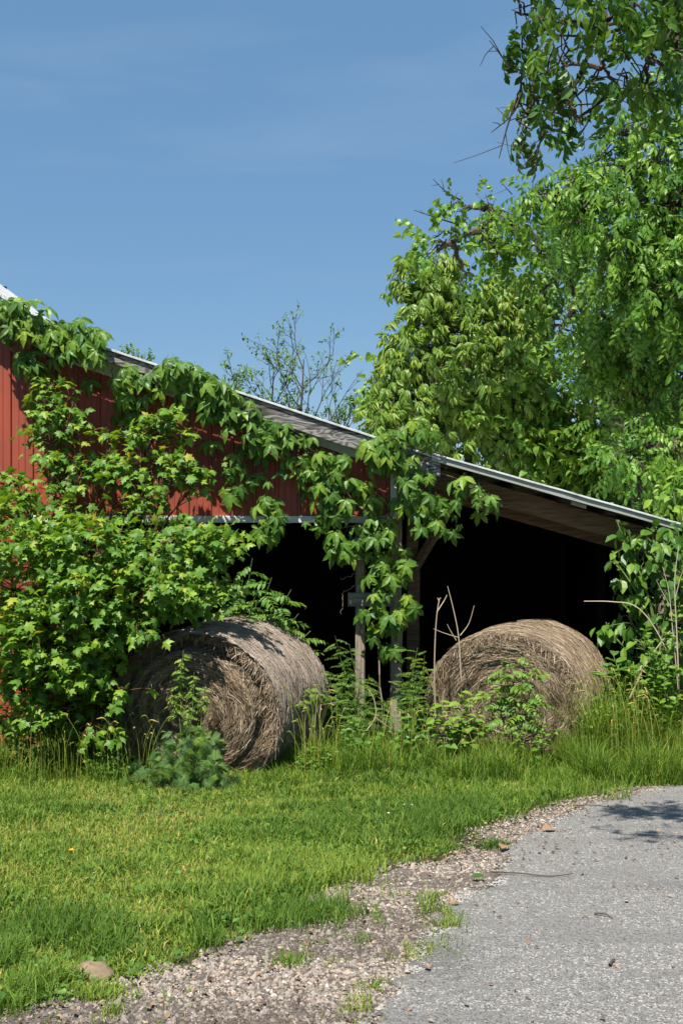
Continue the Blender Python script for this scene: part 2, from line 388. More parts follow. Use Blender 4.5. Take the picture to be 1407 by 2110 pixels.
M['soil'] = ground_mat('thatch_soil', [(.3, (0.025, 0.026, 0.011)), (.55, (0.07, 0.066, 0.028)), (.75, (0.14, 0.11, 0.062))], 22, .8, .03)
M['gravel'] = ground_mat('gravel_bed', [(.3, (0.06, 0.046, 0.036)), (.52, (0.20, 0.16, 0.13)), (.75, (0.33, 0.28, 0.235))], 45, 1.0, .02, stain=(1.3, .52, .7, (0.12, 0.09, 0.066), .6))
M['asphalt'] = ground_mat('worn_chip_asphalt', [(.26, (0.05, 0.047, 0.044)), (.46, (0.205, 0.195, 0.18)), (.72, (0.325, 0.31, 0.286))], 60, 1.0, .012, stain=(1.5, .56, .74, (0.055, 0.055, 0.055), .6))

# ------------------------------------------------------------------ ground, gravel, road
def geo(a, b, n): return np.geomspace(a, b, n)
GE = np.array([[-6, -6], [0, -5.2], [2, -3.6], [3, -2.1], [3.66, -1.25], [3.9, -.95], [4.19, -.63], [5.06, -.22], [5.44, -.12], [6.19, .23], [6.33, .55], [6.69, .80], [7.18, .78], [7.76, 1.15], [8.69, 1.75], [10.1, 3.05], [11, 5], [12, 9], [12.3, 14], [40, 15]])
AE = np.array([[-6, -1.3], [0, -.9], [2, -.4], [3.66, .05], [4.73, .336], [5.44, .572], [6.0, .785], [6.85, 1.02], [8.32, 1.75], [9.4, 2.65], [10.3, 5.5], [11, 14], [40, 15]])
def gedge(y): return np.interp(y, GE[:, 0], GE[:, 1])
def aedge(y): return np.interp(y, AE[:, 0], AE[:, 1])

xs = np.concatenate([-geo(9, 600, 22)[::-1], np.arange(-8.5, 8.6, .5), geo(9, 600, 22)])
ys = np.concatenate([-geo(6, 600, 16)[::-1], np.arange(-5.5, 14, .35), geo(14.5, 1200, 26)])
X, Yg = np.meshgrid(xs, ys); Z = gz(X, Yg)
A = Acc(); nx = len(xs); i, j = np.meshgrid(np.arange(nx - 1), np.arange(len(ys) - 1)); a = (j * nx + i).ravel()
A.add(np.stack([X, Yg, Z], -1).reshape(-1, 3), None, np.stack([a, a + 1, a + nx + 1, a + nx], -1))
g = A.build('ground', M['soil'], smooth=True); tag(g, kind='structure')

def strip(name, mat, edge, dz, xmax, wig, seed):
    yy = np.arange(-5, 11.9, .05); A = Acc(); k = 30
    e = edge(yy) + wig * (vnoise(yy, yy * 0, 2.2, seed) - .5) * 2 + wig * .5 * (vnoise(yy, yy * 0, 9, seed + 1) - .5) * 2
    e = np.minimum(e, xmax - .2)
    u = np.linspace(0, 1, k) ** 1.5
    Xs = e[:, None] + (xmax - e[:, None]) * u[None]; Ys = np.repeat(yy[:, None], k, 1)
    Zs = gz(Xs, Ys) + dz; Zs[:, 0] -= dz + .004
    i, j = np.meshgrid(np.arange(k - 1), np.arange(len(yy) - 1)); a = (j * k + i).ravel()
    A.add(np.stack([Xs, Ys, Zs], -1).reshape(-1, 3), None, np.stack([a, a + 1, a + k + 1, a + k], -1))
    return tag(A.build(name, mat, smooth=True), kind='structure')
strip('gravel_shoulder', M['gravel'], gedge, .010, 14.0, .10, 3)
road = strip('road', M['asphalt'], aedge, .020, 14.0, .13, 5)

# ------------------------------------------------------------------ barn
BY = 11.7                                                     # front wall plane
def Zr(x):                                                    # top of the main roof
    x = np.asarray(x, float)
    z = np.where(x > -2.95, 3.275 - .3313 * x, 4.2523 + .72 * (-2.95 - x))
    return np.where(x < -5.6, 4.2523 + .72 * 2.65 - .72 * (-5.6 - x), z)
def Zl(x): return 3.005 - .283 * (np.asarray(x, float) - .874)   # top of the lean-to roof

barn = empty('barn', (-1.0, BY, 0), 'weathered red metal barn with an open lean-to, overgrown with vines', 'barn')

def siding(x0, x1, zb, ztop, name='siding_panel', y=BY, flip=1):
    """one ribbed metal sheet; ztop is a function of x"""
    prof = [(0.0, 0), (.012, .02), (.032, .02), (.044, 0), (.095, 0), (.100, .005), (.112, .005), (.117, 0), (.160, 0), (.165, .005), (.177, .005), (.182, 0)]
    pts = []
    base = math.floor(x0 / .2286) * .2286
    while base < x1:
        for dx, h in prof:
            xx = base + dx
            if x0 < xx < x1: pts.append((xx, h))
        base += .2286
    pts = [(x0, 0)] + pts + [(x1, 0)]
    pts = np.array(pts); n = len(pts)
    zt = ztop(pts[:, 0]); rows = 7
    u = np.linspace(0, 1, rows)[:, None]
    Z = zb * (1 - u) + zt[None] * u
    dent = .004 * (vnoise(np.repeat(pts[None, :, 0], rows, 0), Z, 2.0, 4) - .5)
    V = np.stack([np.repeat(pts[None, :, 0], rows, 0), y - pts[None, :, 1] + dent, Z], -1)
    i, j = np.meshgrid(np.arange(n - 1), np.arange(rows - 1)); a = (j * n + i).ravel()
    A = Acc(); A.add(V.reshape(-1, 3), None, np.stack([a, a + 1, a + n + 1, a + n], -1))
    B = V[[0, -1]].copy(); B[:, :, 1] = y + .012                # a thin back skin so that the sheet has thickness
    A.add(B.reshape(-1, 3), None, [[k + 1, k, k + n, k + n + 1] for k in range(n - 1)])
    return A.build(name, M['red'], barn)
XL = -7.95
edges = [XL, -7.0864] + [-7.0864 + .9144 * k for k in range(1, 9)] + [.498]
edges = [e for e in edges if e < .45] + [.498]
for k in range(len(edges) - 1):
    siding(edges[k] + .001, edges[k + 1] + .012 if k < len(edges) - 2 else edges[k + 1], 2.34, lambda x: Zr(x) - .05, y=BY - .002 * (k % 2))
for a_, b_ in ((-7.95, -7.09), (-7.09, -6.17), (-6.17, -5.26), (-5.26, -4.34), (-4.34, -3.43), (-3.43, -3.16)):
    siding(a_, b_, -.05, lambda x: x * 0 + 2.34, y=BY + .006)
bevel_box('jamb_trim', M['red'], barn, -3.16, -3.09, BY - .03, BY + .1, 0, 2.29)
bevel_box('bottom_trim', M['white'], barn, -3.16, -1.42, BY - .045, BY + .02, 2.292, 2.362, .004, wobble=.001)
bevel_box('bottom_trim', M['white'], barn, -1.415, .565, BY - .047, BY + .02, 2.290, 2.360, .004, wobble=.001)
bevel_box('corner_trim', M['white_clean'], barn, .500, .566, BY - .043, BY + .05, 2.3625, 3.02, .004)
bevel_box('frieze_trim', M['white_clean'], barn, -2.93, .56, BY - .05, BY - .026, -.27, -.03, .003, Zr)
bevel_box('frieze_trim', M['white_clean'], barn, -5.6, -2.96, BY - .05, BY - .026, -.29, -.03, .003, Zr)
bevel_box('fascia_board', M['fascia'], barn, -1.08, .985, 11.362, 11.402, -.205, -.034, .006, Zr, wobble=.0015)
bevel_box('fascia_board', M['fascia'], barn, -2.93, -1.085, 11.364, 11.402, -.15, -.034, .006, Zr, wobble=.0015)
bevel_box('fascia_board', M['white'], barn, -5.6, -2.96, 11.36, 11.402, -.19, -.034, .006, Zr)
bevel_box('roof_edge_trim', M['edge'], barn, -2.94, .99, 11.335, 11.42, -.031, -.008, .003, Zr, wobble=.0008)
bevel_box('roof_edge_trim', M['edge'], barn, -5.6, -2.96, 11.335, 11.42, -.031, .03, .004, Zr)
bevel_box('roof_edge_trim', M['edge'], barn, .86, 3.80, 11.325, 11.42, -.026, -.006, .003, Zl, wobble=.0012)
bevel_box('roof_flashing', M['flash'], barn, .90, 3.78, 11.345, 11.352, -.084, -.029, .002, Zl, wobble=.0015)

def roof_sheet(x0, x1, y0, y1, zf, dz):
    ys_ = np.linspace(y0, y1 + .006, 17); h = np.array([0.02 if (k % 4 == 0) else 0.0 for k in range(len(ys_))])
    xs_ = np.linspace(x0, x1, 6); V = []
    for x in xs_:
        for y, hh in zip(ys_, h): V.append((x, y, float(zf(x)) + dz + hh))
    n = len(ys_); A = Acc(); i, j = np.meshgrid(np.arange(n - 1), np.arange(5)); a = (j * n + i).ravel()
    V = np.array(V); f = np.stack([a, a + n, a + n + 1, a + 1], -1)
    A.add(V, None, f); V2 = V.copy(); V2[:, 2] -= .006; A.add(V2, None, f[:, ::-1])
    A.build('roof_sheet', M['roof'], barn)
YB = 17.6
for k in range(7):
    y0 = 11.424 + k * .92
    roof_sheet(-2.95, .985, y0, y0 + .918, Zr, -.022); roof_sheet(-5.6, -2.952, y0, y0 + .918, Zr, -.022); roof_sheet(-8.3, -5.602, y0, y0 + .918, Zr, -.022)
    roof_sheet(.40, 3.80, y0, y0 + .918, Zl, -.020)
for x in (1.02, 1.36, 1.77, 2.24, 2.69, 3.14, 3.55):
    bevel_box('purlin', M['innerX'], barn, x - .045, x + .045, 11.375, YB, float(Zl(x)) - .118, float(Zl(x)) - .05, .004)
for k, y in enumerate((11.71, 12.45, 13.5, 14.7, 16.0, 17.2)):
    bevel_box('rafter', M['rafter'] if k < 3 else M['innerX'], barn, .60, 3.52, y, y + .05, -.335, -.122, .005, Zl, wobble=.002)  # rear rafters take the timber coloured dark for shade
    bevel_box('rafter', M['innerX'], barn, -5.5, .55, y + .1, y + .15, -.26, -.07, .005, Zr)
bevel_box('rafter', M['rafter'], barn, .60, 3.50, 12.05, 12.09, -.42, -.30, .005, Zl)
bevel_box('nailing_block', M['block'], barn, 2.30, 2.45, 11.39, 11.44, -.128, -.088, .003, Zl)
bevel_box('nailing_block', M['block'], barn, 1.00, 1.06, 11.39, 11.44, -.115, -.085, .003, Zl)
pl = bevel_box('post', M['post'], barn, .145, .245, BY + .05, BY + .16, -.15, 2.9, .012, wobble=.003)
pr = bevel_box('post', M['post'], barn, .505, .622, BY + .055, BY + .18, -.15, 2.95, .012, wobble=.003)
bevel_box('cross_board', M['board'], pl, .066, .548, BY + .008, BY + .046, 1.425, 1.568, .006, wobble=.002)
bevel_box('post', M['rafter'], barn, .72, .86, 12.55, 12.69, -.1, 2.75, .012, wobble=.004)
A = Acc(); tube(A, [(.79, 12.53, 1.75), (1.05, 12.5, 2.2), (1.28, 12.47, 2.62)], [.06, .06, .055], 6); A.build('brace', M['rafter'], barn)
bevel_box('post', M['post'], barn, 3.28, 3.40, BY + .02, BY + .14, -.1, 2.15, .012, wobble=.003)
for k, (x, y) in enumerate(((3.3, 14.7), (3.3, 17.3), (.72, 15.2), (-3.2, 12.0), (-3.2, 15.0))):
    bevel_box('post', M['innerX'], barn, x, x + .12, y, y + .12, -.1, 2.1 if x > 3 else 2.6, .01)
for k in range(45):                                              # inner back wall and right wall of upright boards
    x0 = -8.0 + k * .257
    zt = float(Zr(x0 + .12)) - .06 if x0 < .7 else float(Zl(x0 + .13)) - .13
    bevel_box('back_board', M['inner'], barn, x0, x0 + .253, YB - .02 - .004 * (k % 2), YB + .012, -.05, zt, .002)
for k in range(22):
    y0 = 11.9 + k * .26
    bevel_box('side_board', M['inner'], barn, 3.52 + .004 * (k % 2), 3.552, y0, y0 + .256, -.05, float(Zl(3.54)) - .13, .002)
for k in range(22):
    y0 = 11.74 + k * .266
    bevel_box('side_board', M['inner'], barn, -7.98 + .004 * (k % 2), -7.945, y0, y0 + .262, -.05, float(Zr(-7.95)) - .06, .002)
for nm, bx in (('back_light_block', (-8.0, 3.56, YB + .016, YB + .04, -.1, None)), ('side_light_block', (3.556, 3.58, 11.76, YB + .015, -.1, float(Zl(3.57)) - .024))):  # added backing panels that stop light leaking between the boards
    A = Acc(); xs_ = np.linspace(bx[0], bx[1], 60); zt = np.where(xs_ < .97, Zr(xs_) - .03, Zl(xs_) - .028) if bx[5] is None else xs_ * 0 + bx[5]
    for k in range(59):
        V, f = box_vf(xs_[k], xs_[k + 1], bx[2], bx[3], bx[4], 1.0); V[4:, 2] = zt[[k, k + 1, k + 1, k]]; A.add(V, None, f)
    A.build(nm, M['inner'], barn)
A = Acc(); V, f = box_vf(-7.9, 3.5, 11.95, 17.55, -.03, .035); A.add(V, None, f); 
m_dirt = ground_mat('shade_dark_dirt_floor', [(.3, (0.015, 0.012, 0.009)), (.7, (0.05, 0.04, 0.03))], 18, .7, .02)  # dirt, coloured extra dark to keep the interior in shade
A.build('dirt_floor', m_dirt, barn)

# ------------------------------------------------------------------ leaf templates: base at origin, growing along +Y, normal +Z; (V, F3, t)
def lance(w=.16, droop=.25, fold=.35, cheap=False):
    if cheap:
        V = np.array([[0, 0, 0], [-w, .42, fold * w - droop * .17], [w, .42, fold * w - droop * .17], [0, .5, -droop * .25], [0, 1, -droop]])
        return V, np.array([[0, 3, 1], [0, 2, 3], [1, 3, 4], [3, 2, 4]])
    def zz(t): return -droop * t * t
    V = [[0, 0, 0]]
    for t, ww in ((.3, .85), (.62, .9)):
        V += [[0, t, zz(t)], [-w * ww, t + .03, zz(t) + fold * w * ww], [w * ww, t + .03, zz(t) + fold * w * ww]]
    V += [[0, 1, zz(1)]]
    Fc = [[0, 1, 2], [0, 3, 1], [1, 4, 5], [1, 5, 2], [1, 3, 6], [1, 6, 4], [4, 7, 5], [4, 6, 7]]
    return np.array(V), np.array(Fc)

def compose(parts):
    """parts: list of (V, F, frame 3x3, scale, pos, tint)"""
    VV = []; FF = []; TT = []; n = 0
    for V, Fc, Rm, s, p, t in parts:
        VV.append((V * s) @ np.asarray(Rm).T + np.asarray(p)); FF.append(Fc + n); TT.append(np.full(len(V), t)); n += len(V)
    return np.concatenate(VV), np.concatenate(FF), np.concatenate(TT)

def fr(d, n): return frames(np.array([d], float), np.array([n], float))[0]

def stick(p0, p1, r=.008):
    p0 = np.asarray(p0, float); p1 = np.asarray(p1, float)
    d = unit(p1 - p0); u = unit(np.cross(d, [0.2, .1, .97])); v = np.cross(d, u)
    V = [p0 + r * u, p0 - r * .5 * u + r * .87 * v, p0 - r * .5 * u - r * .87 * v, p1]
    return np.array(V), np.array([[0, 1, 3], [1, 2, 3], [2, 0, 3]])

def T_palm(r):
    parts = []
    for ang, ln in ((-112, .62), (-55, .9), (0, 1.0), (55, .9), (112, .62)):
        a = math.radians(ang + r.normal(0, 6)); dr = r.uniform(.25, .55)
        V, Fc = lance(.21, dr, r.uniform(.2, .5))
        d = np.array([math.sin(a), math.cos(a), -r.uniform(.05, .35)]); 
        parts.append((V, Fc, fr(d, (r.normal(0, .15), r.normal(0, .15), 1)), ln * r.uniform(.9, 1.08), (0, 0, 0), r.uniform(0, .18)))
    V, Fc = stick((0, -.35, .12), (0, 0, 0), .018); parts.append((V, Fc, np.eye(3), 1, (0, 0, 0), .1))
    return compose(parts)

def T_maple(r):
    side = [(.10, .0), (.34, -.06), (.27, .14), (.42, .2), (.60, .42), (.37, .42), (.20, .50), (.27, .70), (.13, .72)]
    out = [(0, .05)] + side + [(0, 1.0)] + [(-x, y) for x, y in side[::-1]]
    pts = np.array(out); pts += r.normal(0, .015, pts.shape)
    rr = np.hypot(pts[:, 0], pts[:, 1] - .3)
    z = -r.uniform(.12, .4) * rr ** 2 - r.uniform(0, .25) * np.abs(pts[:, 0])
    V = np.vstack([[0, .32, 0.03], np.column_stack([pts, z])]); n = len(pts)
    Fc = np.array([[0, 1 + k, 1 + (k + 1) % n] for k in range(n)])
    V2, F2 = stick((0, -.55, .1), (0, .05, 0), .014)
    return compose([(V, Fc, np.eye(3), 1, (0, 0, 0), r.uniform(0, .15)), (V2, F2, np.eye(3), 1, (0, 0, 0), .3)])

def T_ovate(r, w=.30):
    V, Fc = lance(w, r.uniform(.1, .4), r.uniform(.15, .4)); return compose([(V, Fc, np.eye(3), 1, (0, 0, 0), r.uniform(0, .15))])

def T_heart(r):
    side = [(.14, -.12), (.36, -.06), (.45, .2), (.36, .48), (.16, .76)]
    out = [(0, .0)] + side + [(0, 1.0)] + [(-x, y) for x, y in side[::-1]]
    pts = np.array(out); z = -.3 * (pts[:, 1]) ** 2 + .25 * np.abs(pts[:, 0])
    V = np.vstack([[0, .35, 0], np.column_stack([pts, z])]); n = len(pts)
    return compose([(V, np.array([[0, 1 + k, 1 + (k + 1) % n] for k in range(n)]), np.eye(3), 1, (0, 0, 0), r.uniform(0, .15))])

def T_pinnate(r, pairs=6, ll=.34, lw=.24, droop=.35, cheap=False, tipt=.25):
    parts = []; pos = lambda t: np.array([0.03 * math.sin(t * 3), t, -droop * t * t])
    for k in range(pairs + 1):
        t = .16 + .84 * k / pairs; p = pos(min(t, .98))
        sz = ll * (1.0 - .45 * max(0, t - .45) / .55)
        for s in ((-1, 1) if k < pairs else (0,)):
            d = np.array([s * 1.0, .35 if s else 1, -r.uniform(.15, .7)]) if s else np.array([0, 1, -droop * 2])
            V, Fc = lance(lw, r.uniform(.1, .35), r.uniform(.1, .3), cheap)
            parts.append((V, Fc, fr(d, (r.normal(0, .2), r.normal(0, .2), 1)), sz * r.uniform(.9, 1.1), p, r.uniform(0, .12) + tipt * max(0, t - .6)))
    for k in range(4):
        V, Fc = stick(pos(k / 4), pos((k + 1) / 4), .010); parts.append((V, Fc, np.eye(3), 1, (0, 0, 0), .3))
    return compose(parts)

def T_droop(r, n=11, w=.15):
    """a short twig with long narrow leaves arching down all around"""
    parts = []
    for k in range(n):
        t = k / (n - 1); p = np.array([0, .55 * t, .10 * math.sin(t * 3)])
        a = k * 2.4 + r.normal(0, .4); o = np.array([math.cos(a), .55 + .5 * t, math.sin(a) * .45 + .1])
        d = unit(o) + np.array([0, 0, -.45]); V, Fc = lance(w, r.uniform(.45, .85), .3)
        parts.append((V, Fc, fr(d, (o[0] * .6, .2, 1)), r.uniform(.55, .75), p, r.uniform(0, .15) + .12 * (t > .8)))
    V, Fc = stick((0, -.1, 0), (0, .55, .05), .014); parts.append((V, Fc, np.eye(3), 1, (0, 0, 0), .25))
    return compose(parts)

def T_hang(r, n=9, w=.24, droop=.55, ll=.36):
    """an arching spray with alternate pointed leaves hanging from it"""
    parts = []; pos = lambda t: np.array([.05 * math.sin(t * 4 + 1), t, .12 * t - droop * t * t])
    for k in range(n):
        t = .1 + .9 * k / (n - 1); s = 1 if k % 2 else -1
        d = np.array([s * .75, .5, -r.uniform(.45, 1.2)]) if k < n - 1 else np.array([0, 1, -1.2])
        V, Fc = lance(w, r.uniform(.1, .4), r.uniform(.2, .45))
        parts.append((V, Fc, fr(d, (s * .5, .4 + r.normal(0, .3), .9)), ll * r.uniform(.8, 1.15), pos(t), r.uniform(0, .2)))
    for k in range(3):
        V, Fc = stick(pos(k / 3), pos((k + 1) / 3), .010); parts.append((V, Fc, np.eye(3), 1, (0, 0, 0), .2))
    return compose(parts)

def T_heartspray(r, n=8):
    parts = []; pos = lambda t: np.array([.08 * math.sin(t * 5), t, .1 * t - .35 * t * t])
    for k in range(n):
        t = .08 + .92 * k / (n - 1); s = 1 if k % 2 else -1
        V, Fc, tt = T_heart(r); d = np.array([s * .8, .4, -r.uniform(.2, 1.0)])
        parts.append((V, Fc, fr(d, (s * .4, -.2 + r.normal(0, .4), 1)), r.uniform(.16, .34), pos(t) + r.normal(0, .05, 3), r.uniform(0, .2)))
    V, Fc = stick(pos(0), pos(1), .010); parts.append((V, Fc, np.eye(3), 1, (0, 0, 0), .2))
    return compose(parts)

def T_fern(r, pairs=8):
    parts = []; pos = lambda t: np.array([0, t, .15 * t - .55 * t * t])
    tri = np.array([[-.16, .0, 0], [.16, 0, 0], [0, 1, -.1]]), np.array([[0, 1, 2]])
    for k in range(pairs):
        t = .15 + .85 * k / pairs; sz = .48 * (1 - .75 * t) + .06
        for s in (-1, 1):
            d = unit(np.array([s, .65, -.15 - r.uniform(0, .25)])); p = pos(t); Rm = fr(d, (0, 0, 1))
            parts.append((tri[0] * [.45, 1, 1], tri[1], Rm, sz, p, r.uniform(0, .1)))
            for q in range(4):
                tq = .2 + .2 * q
                for s2 in (-1, 1):
                    d2 = Rm @ unit(np.array([s2, .8, -.1])); parts.append((tri[0] * [1.2, 1, 1], tri[1], fr(d2, (r.normal(0, .2), r.normal(0, .2), 1)), sz * .42 * (1 - .6 * tq), p + Rm @ np.array([0, tq * sz, -.02 * sz]), r.uniform(0, .2)))
    parts.append((tri[0] * [.8, 1, 1], tri[1], fr((0, 1, -.6), (0, 0, 1)), .12, pos(.97), .15))
    V, Fc = stick(pos(0), pos(.5), .014); parts.append((V, Fc, np.eye(3), 1, (0, 0, 0), .2))
    V, Fc = stick(pos(.5), pos(1), .010); parts.append((V, Fc, np.eye(3), 1, (0, 0, 0), .2))
    return compose(parts)

tr = np.random.default_rng(5)
TPL = dict(
    palm=[T_palm(tr) for _ in range(6)], maple=[T_maple(tr) for _ in range(6)], ovate=[T_ovate(tr) for _ in range(4)], near=[T_ovate(tr, .34) for _ in range(4)],
    heart=[T_heart(tr) for _ in range(3)], pinnate=[T_pinnate(tr) for _ in range(5)], locust=[T_pinnate(tr, 9, .20, .17, .35, True, .5) for _ in range(5)],
    droop=[T_droop(tr) for _ in range(5)], hang=[T_hang(tr) for _ in range(5)], nearspray=[T_hang(tr, 7, .27, .5, .52) for _ in range(5)],
    heartspray=[T_heartspray(tr) for _ in range(5)], fern=[T_fern(tr) for _ in range(4)])

def emit(parent, name, stuff_name, key, mat, pos, d, nrm, s, tint, nobj=300):
    """leaves or sprays: the nobj that show largest become objects of their own, the rest one part"""
    tps = TPL[key]; pos = np.asarray(pos); N = len(pos)
    Rm = frames(np.asarray(d), np.asarray(nrm)); s = np.broadcast_to(s, (N,)); tint = np.broadcast_to(tint, (N,))
    var = rng.integers(0, len(tps), N)
    px = CX + F * pos[:, 0] / pos[:, 1]; py = CY - F * (pos[:, 2] - CH) / pos[:, 1]
    infr = (px > 0) & (px < 1407) & (py > 0) & (py < 2110)
    score = np.where(infr, s / pos[:, 1], -1) * (1 + .8 * (pos[:, 1].max() - pos[:, 1]) / (np.ptp(pos[:, 1]) + .01))
    order = np.argsort(-score); pick = order[:nobj]; pick = pick[score[pick] > 0]
    po = WLOC[parent.name]
    if len(pick):
        ms = []
        for (V, Fc, t) in tps:
            A = Acc(); A.add(V, Fc, None, t); ms.append(A.mesh(name, mat))
        for k in pick:
            o = bpy.data.objects.new(name, ms[var[k]]); COL.objects.link(o); o.parent = parent
            M4 = np.eye(4); M4[:3, :3] = Rm[k] * s[k]; M4[:3, 3] = pos[k] - po
            o.matrix_local = Matrix(M4.tolist())
            tk = float(1 - tint[k] * .85); o.color = (tk, tk, tk, 1)
    rest = np.setdiff1d(np.arange(N), pick)
    if len(rest):
        A = Acc()
        for v, (V, Fc, t) in enumerate(tps):
            q = rest[var[rest] == v]
            if not len(q): continue
            VV = np.einsum('nij,kj->nki', Rm[q] * s[q][:, None, None], V) + pos[q][:, None]
            FF = Fc[None] + (np.arange(len(q)) * len(V))[:, None, None]
            TT = t[None] + tint[q][:, None] * .85
            A.add(VV.reshape(-1, 3), FF.reshape(-1, 3), None, TT.ravel())
        tag(A.build(stuff_name, mat, parent), kind='stuff')

def in_blob(b, n, shell=.45, r=None):
    """b = (px, py, rx_px, ry_px, Y, ry_m): points in an ellipsoid standing at depth Y, more of them near its skin"""
    r = r or rng
    px, py, rx, ry, Y, dy = b[:6]
    c = P(px, py, Y); sc = Y / F; rad = np.array([rx * sc, dy, ry * sc])
    u = unit(r.normal(0, 1, (n, 3))); q = (shell + (1 - shell) * r.random(n)) ** .7
    return c + u * q[:, None] * rad, u

# ------------------------------------------------------------------ hay bales
def hay_bale(label, near, ang, Rr, L, squash, seed, wrap=False):
    r = np.random.default_rng(seed)
    root = empty('hay_bale', (near[0], near[1], near[2]), label, 'hay bale', 'old round hay bales at the barn')
    ca, sa = math.cos(ang), math.sin(ang)
    flat = .80
    def shape(x, y, z):
        """local bale coordinates (x across, y along the axis, z up from the axis) -> world"""
        z = np.where(z < 0, np.sign(z) * np.abs(z) * squash * .96, z * squash)
        zlim = -flat * Rr * squash
        z = np.maximum(z, zlim) + 0.0
        x = x * (1.03 - .03 * z / Rr)
        zc = flat * Rr * squash
        return np.stack([near[0] + x * ca + y * sa, near[1] - x * sa + y * ca, near[2] + z + zc], -1)
    def lump(th, y):
        return 1 + .018 * (vnoise(np.cos(th) * 2 + 5, np.sin(th) * 2 + y * 1.5 + 5, 1.6, seed) - .5) * 2 + .006 * (vnoise(th * 6 + 40, y * 8 + 30, 1.5, seed + 2) - .5)
    def facey(rr, th):
        """relief of the front face: spiral layers, torn outer ring"""
        y = .010 * np.sin(rr / .022 + th) + .05 * (vnoise(rr * np.cos(th) * 5 + 30, rr * np.sin(th) * 5 + 30, 1, seed + 3) - .5) + .05 * (rr / Rr) ** 6
        if wrap:
            core = np.clip((rr / Rr - .74) / .05, 0, 1) * np.clip((.985 - rr / Rr) / .05, 0, 1)
            up = np.clip(np.cos(th - 1.05) * 1.6 - .1, 0, 1)
            y = y + .17 * core * up - .05 * (rr / Rr < .74)
        return y
    nth, ny, nr = 160, 40, 34
    th = np.linspace(0, 2 * np.pi, nth, endpoint=False)
    A = Acc()
    rs = np.linspace(.004, .97, nr) * Rr
    TH, RS = np.meshgrid(th, rs); yv = facey(RS, TH) + 0 * RS
    V = [shape(RS * np.cos(TH) * lump(TH, 0), yv, RS * np.sin(TH) * lump(TH, 0)).reshape(-1, 3)]
    yy = np.linspace(.02, L, ny); TH2, YY = np.meshgrid(th, yy)
    bulge = 1 - .035 * np.clip((.07 - YY) / .07, 0, 1) ** 2 - .05 * np.clip((YY - L + .08) / .08, 0, 1) ** 2
    rad = Rr * lump(TH2, YY) * bulge
    V.append(shape(rad * np.cos(TH2), YY, rad * np.sin(TH2)).reshape(-1, 3))
    rb = np.linspace(.95, .01, 5) * Rr; TH3, RB = np.meshgrid(th, rb)
    V.append(shape(RB * np.cos(TH3), L + 0 * RB, RB * np.sin(TH3)).reshape(-1, 3))
    V = np.concatenate(V); rows = nr + ny + 5
    i, j = np.meshgrid(np.arange(nth), np.arange(rows - 1)); a = (j * nth + i).ravel(); b = (j * nth + (i + 1) % nth).ravel()
    A.add(V, None, np.stack([a, b, b + nth, a + nth], -1))
    A.build('body', M['bale'], root, smooth=True)
    # loose straw on the face, lying along the layers
    def strands(n, gen, wmin, wmax, name, mat, tlo, thi):
        P3, T = gen(n)                                   # (n, k, 3)
        k = P3.shape[1]; dd = unit(P3[:, -1] - P3[:, 0])
        side = unit(np.cross(dd, r.normal(0, 1, (n, 3)))) * r.uniform(wmin, wmax, n)[:, None]
        side2 = unit(np.cross(dd, side)) * np.linalg.norm(side, axis=1, keepdims=True)
        VV = np.stack([P3 + side[:, None], P3 - side[:, None] * .6 + side2[:, None] * .8, P3 - side[:, None] * .6 - side2[:, None] * .8], 2)   # n,k,3sides,3
        base = (np.arange(n) * k * 3)[:, None, None, None]
        ii = np.arange(k - 1)[None, :, None, None] * 3
        q = np.array([[0, 1, 4, 3], [1, 2, 5, 4], [2, 0, 3, 5]])[None, None]
        A = Acc(); A.add(VV.reshape(-1, 3), None, (base + ii + q).reshape(-1, 4), np.repeat(np.clip(T, 0, 1), k * 3)); 
        tag(A.build(name, mat, root), kind='stuff')
    def face_gen(n):
        rr = Rr * np.sqrt(r.random(n)) * .985; t0 = r.uniform(0, 2 * np.pi, n)
        ln = r.uniform(.05, .22, n) * (.4 + .6 * rr / Rr); k = 3
        u = np.linspace(-.5, .5, k)[None]
        tt = t0[:, None] + u * (ln / np.maximum(rr, .06))[:, None]
        rq = rr[:, None] + u * (r.normal(0, .30, n) * ln)[:, None] + (r.normal(0, .004, (n, k)))
        rq = np.clip(rq, .01, Rr * .99)
        lift = np.abs(r.normal(0, .014, n))[:, None] + np.abs(u) * np.abs(r.normal(0, .06, n))[:, None] * ln[:, None]
        y = facey(rq, tt) - lift - .003
        return shape(rq * np.cos(tt), y, rq * np.sin(tt)), .45 + r.normal(0, .22, n) + .15 * np.sin(rr / .022)
    strands(13000, face_gen, .0011, .0027, 'face_straw', M['straw'], 0, 1)
    def side_gen(n):
        y0 = r.uniform(.0, L, n); t0 = r.uniform(-.6, np.pi + .6, n); ln = r.uniform(.05, .25, n); k = 3
        u = np.linspace(-.5, .5, k)[None]
        tt = t0[:, None] + u * (ln / Rr)[:, None]; y = y0[:, None] + u * (r.normal(0, .38, n) * ln)[:, None]
        rq = Rr * lump(tt, y) * 1.0 + .001 + np.abs(r.normal(0, .007, n))[:, None]
        rq = rq - .05 * Rr * np.clip((.05 - y) / .07, 0, 1) ** 2
        return shape(rq * np.cos(tt), y, rq * np.sin(tt)), .5 + r.normal(0, .2, n)
    strands(9000 if wrap else 16000, side_gen, .0009, .0020, 'side_straw', M['net'] if wrap else M['straw'], 0, 1)
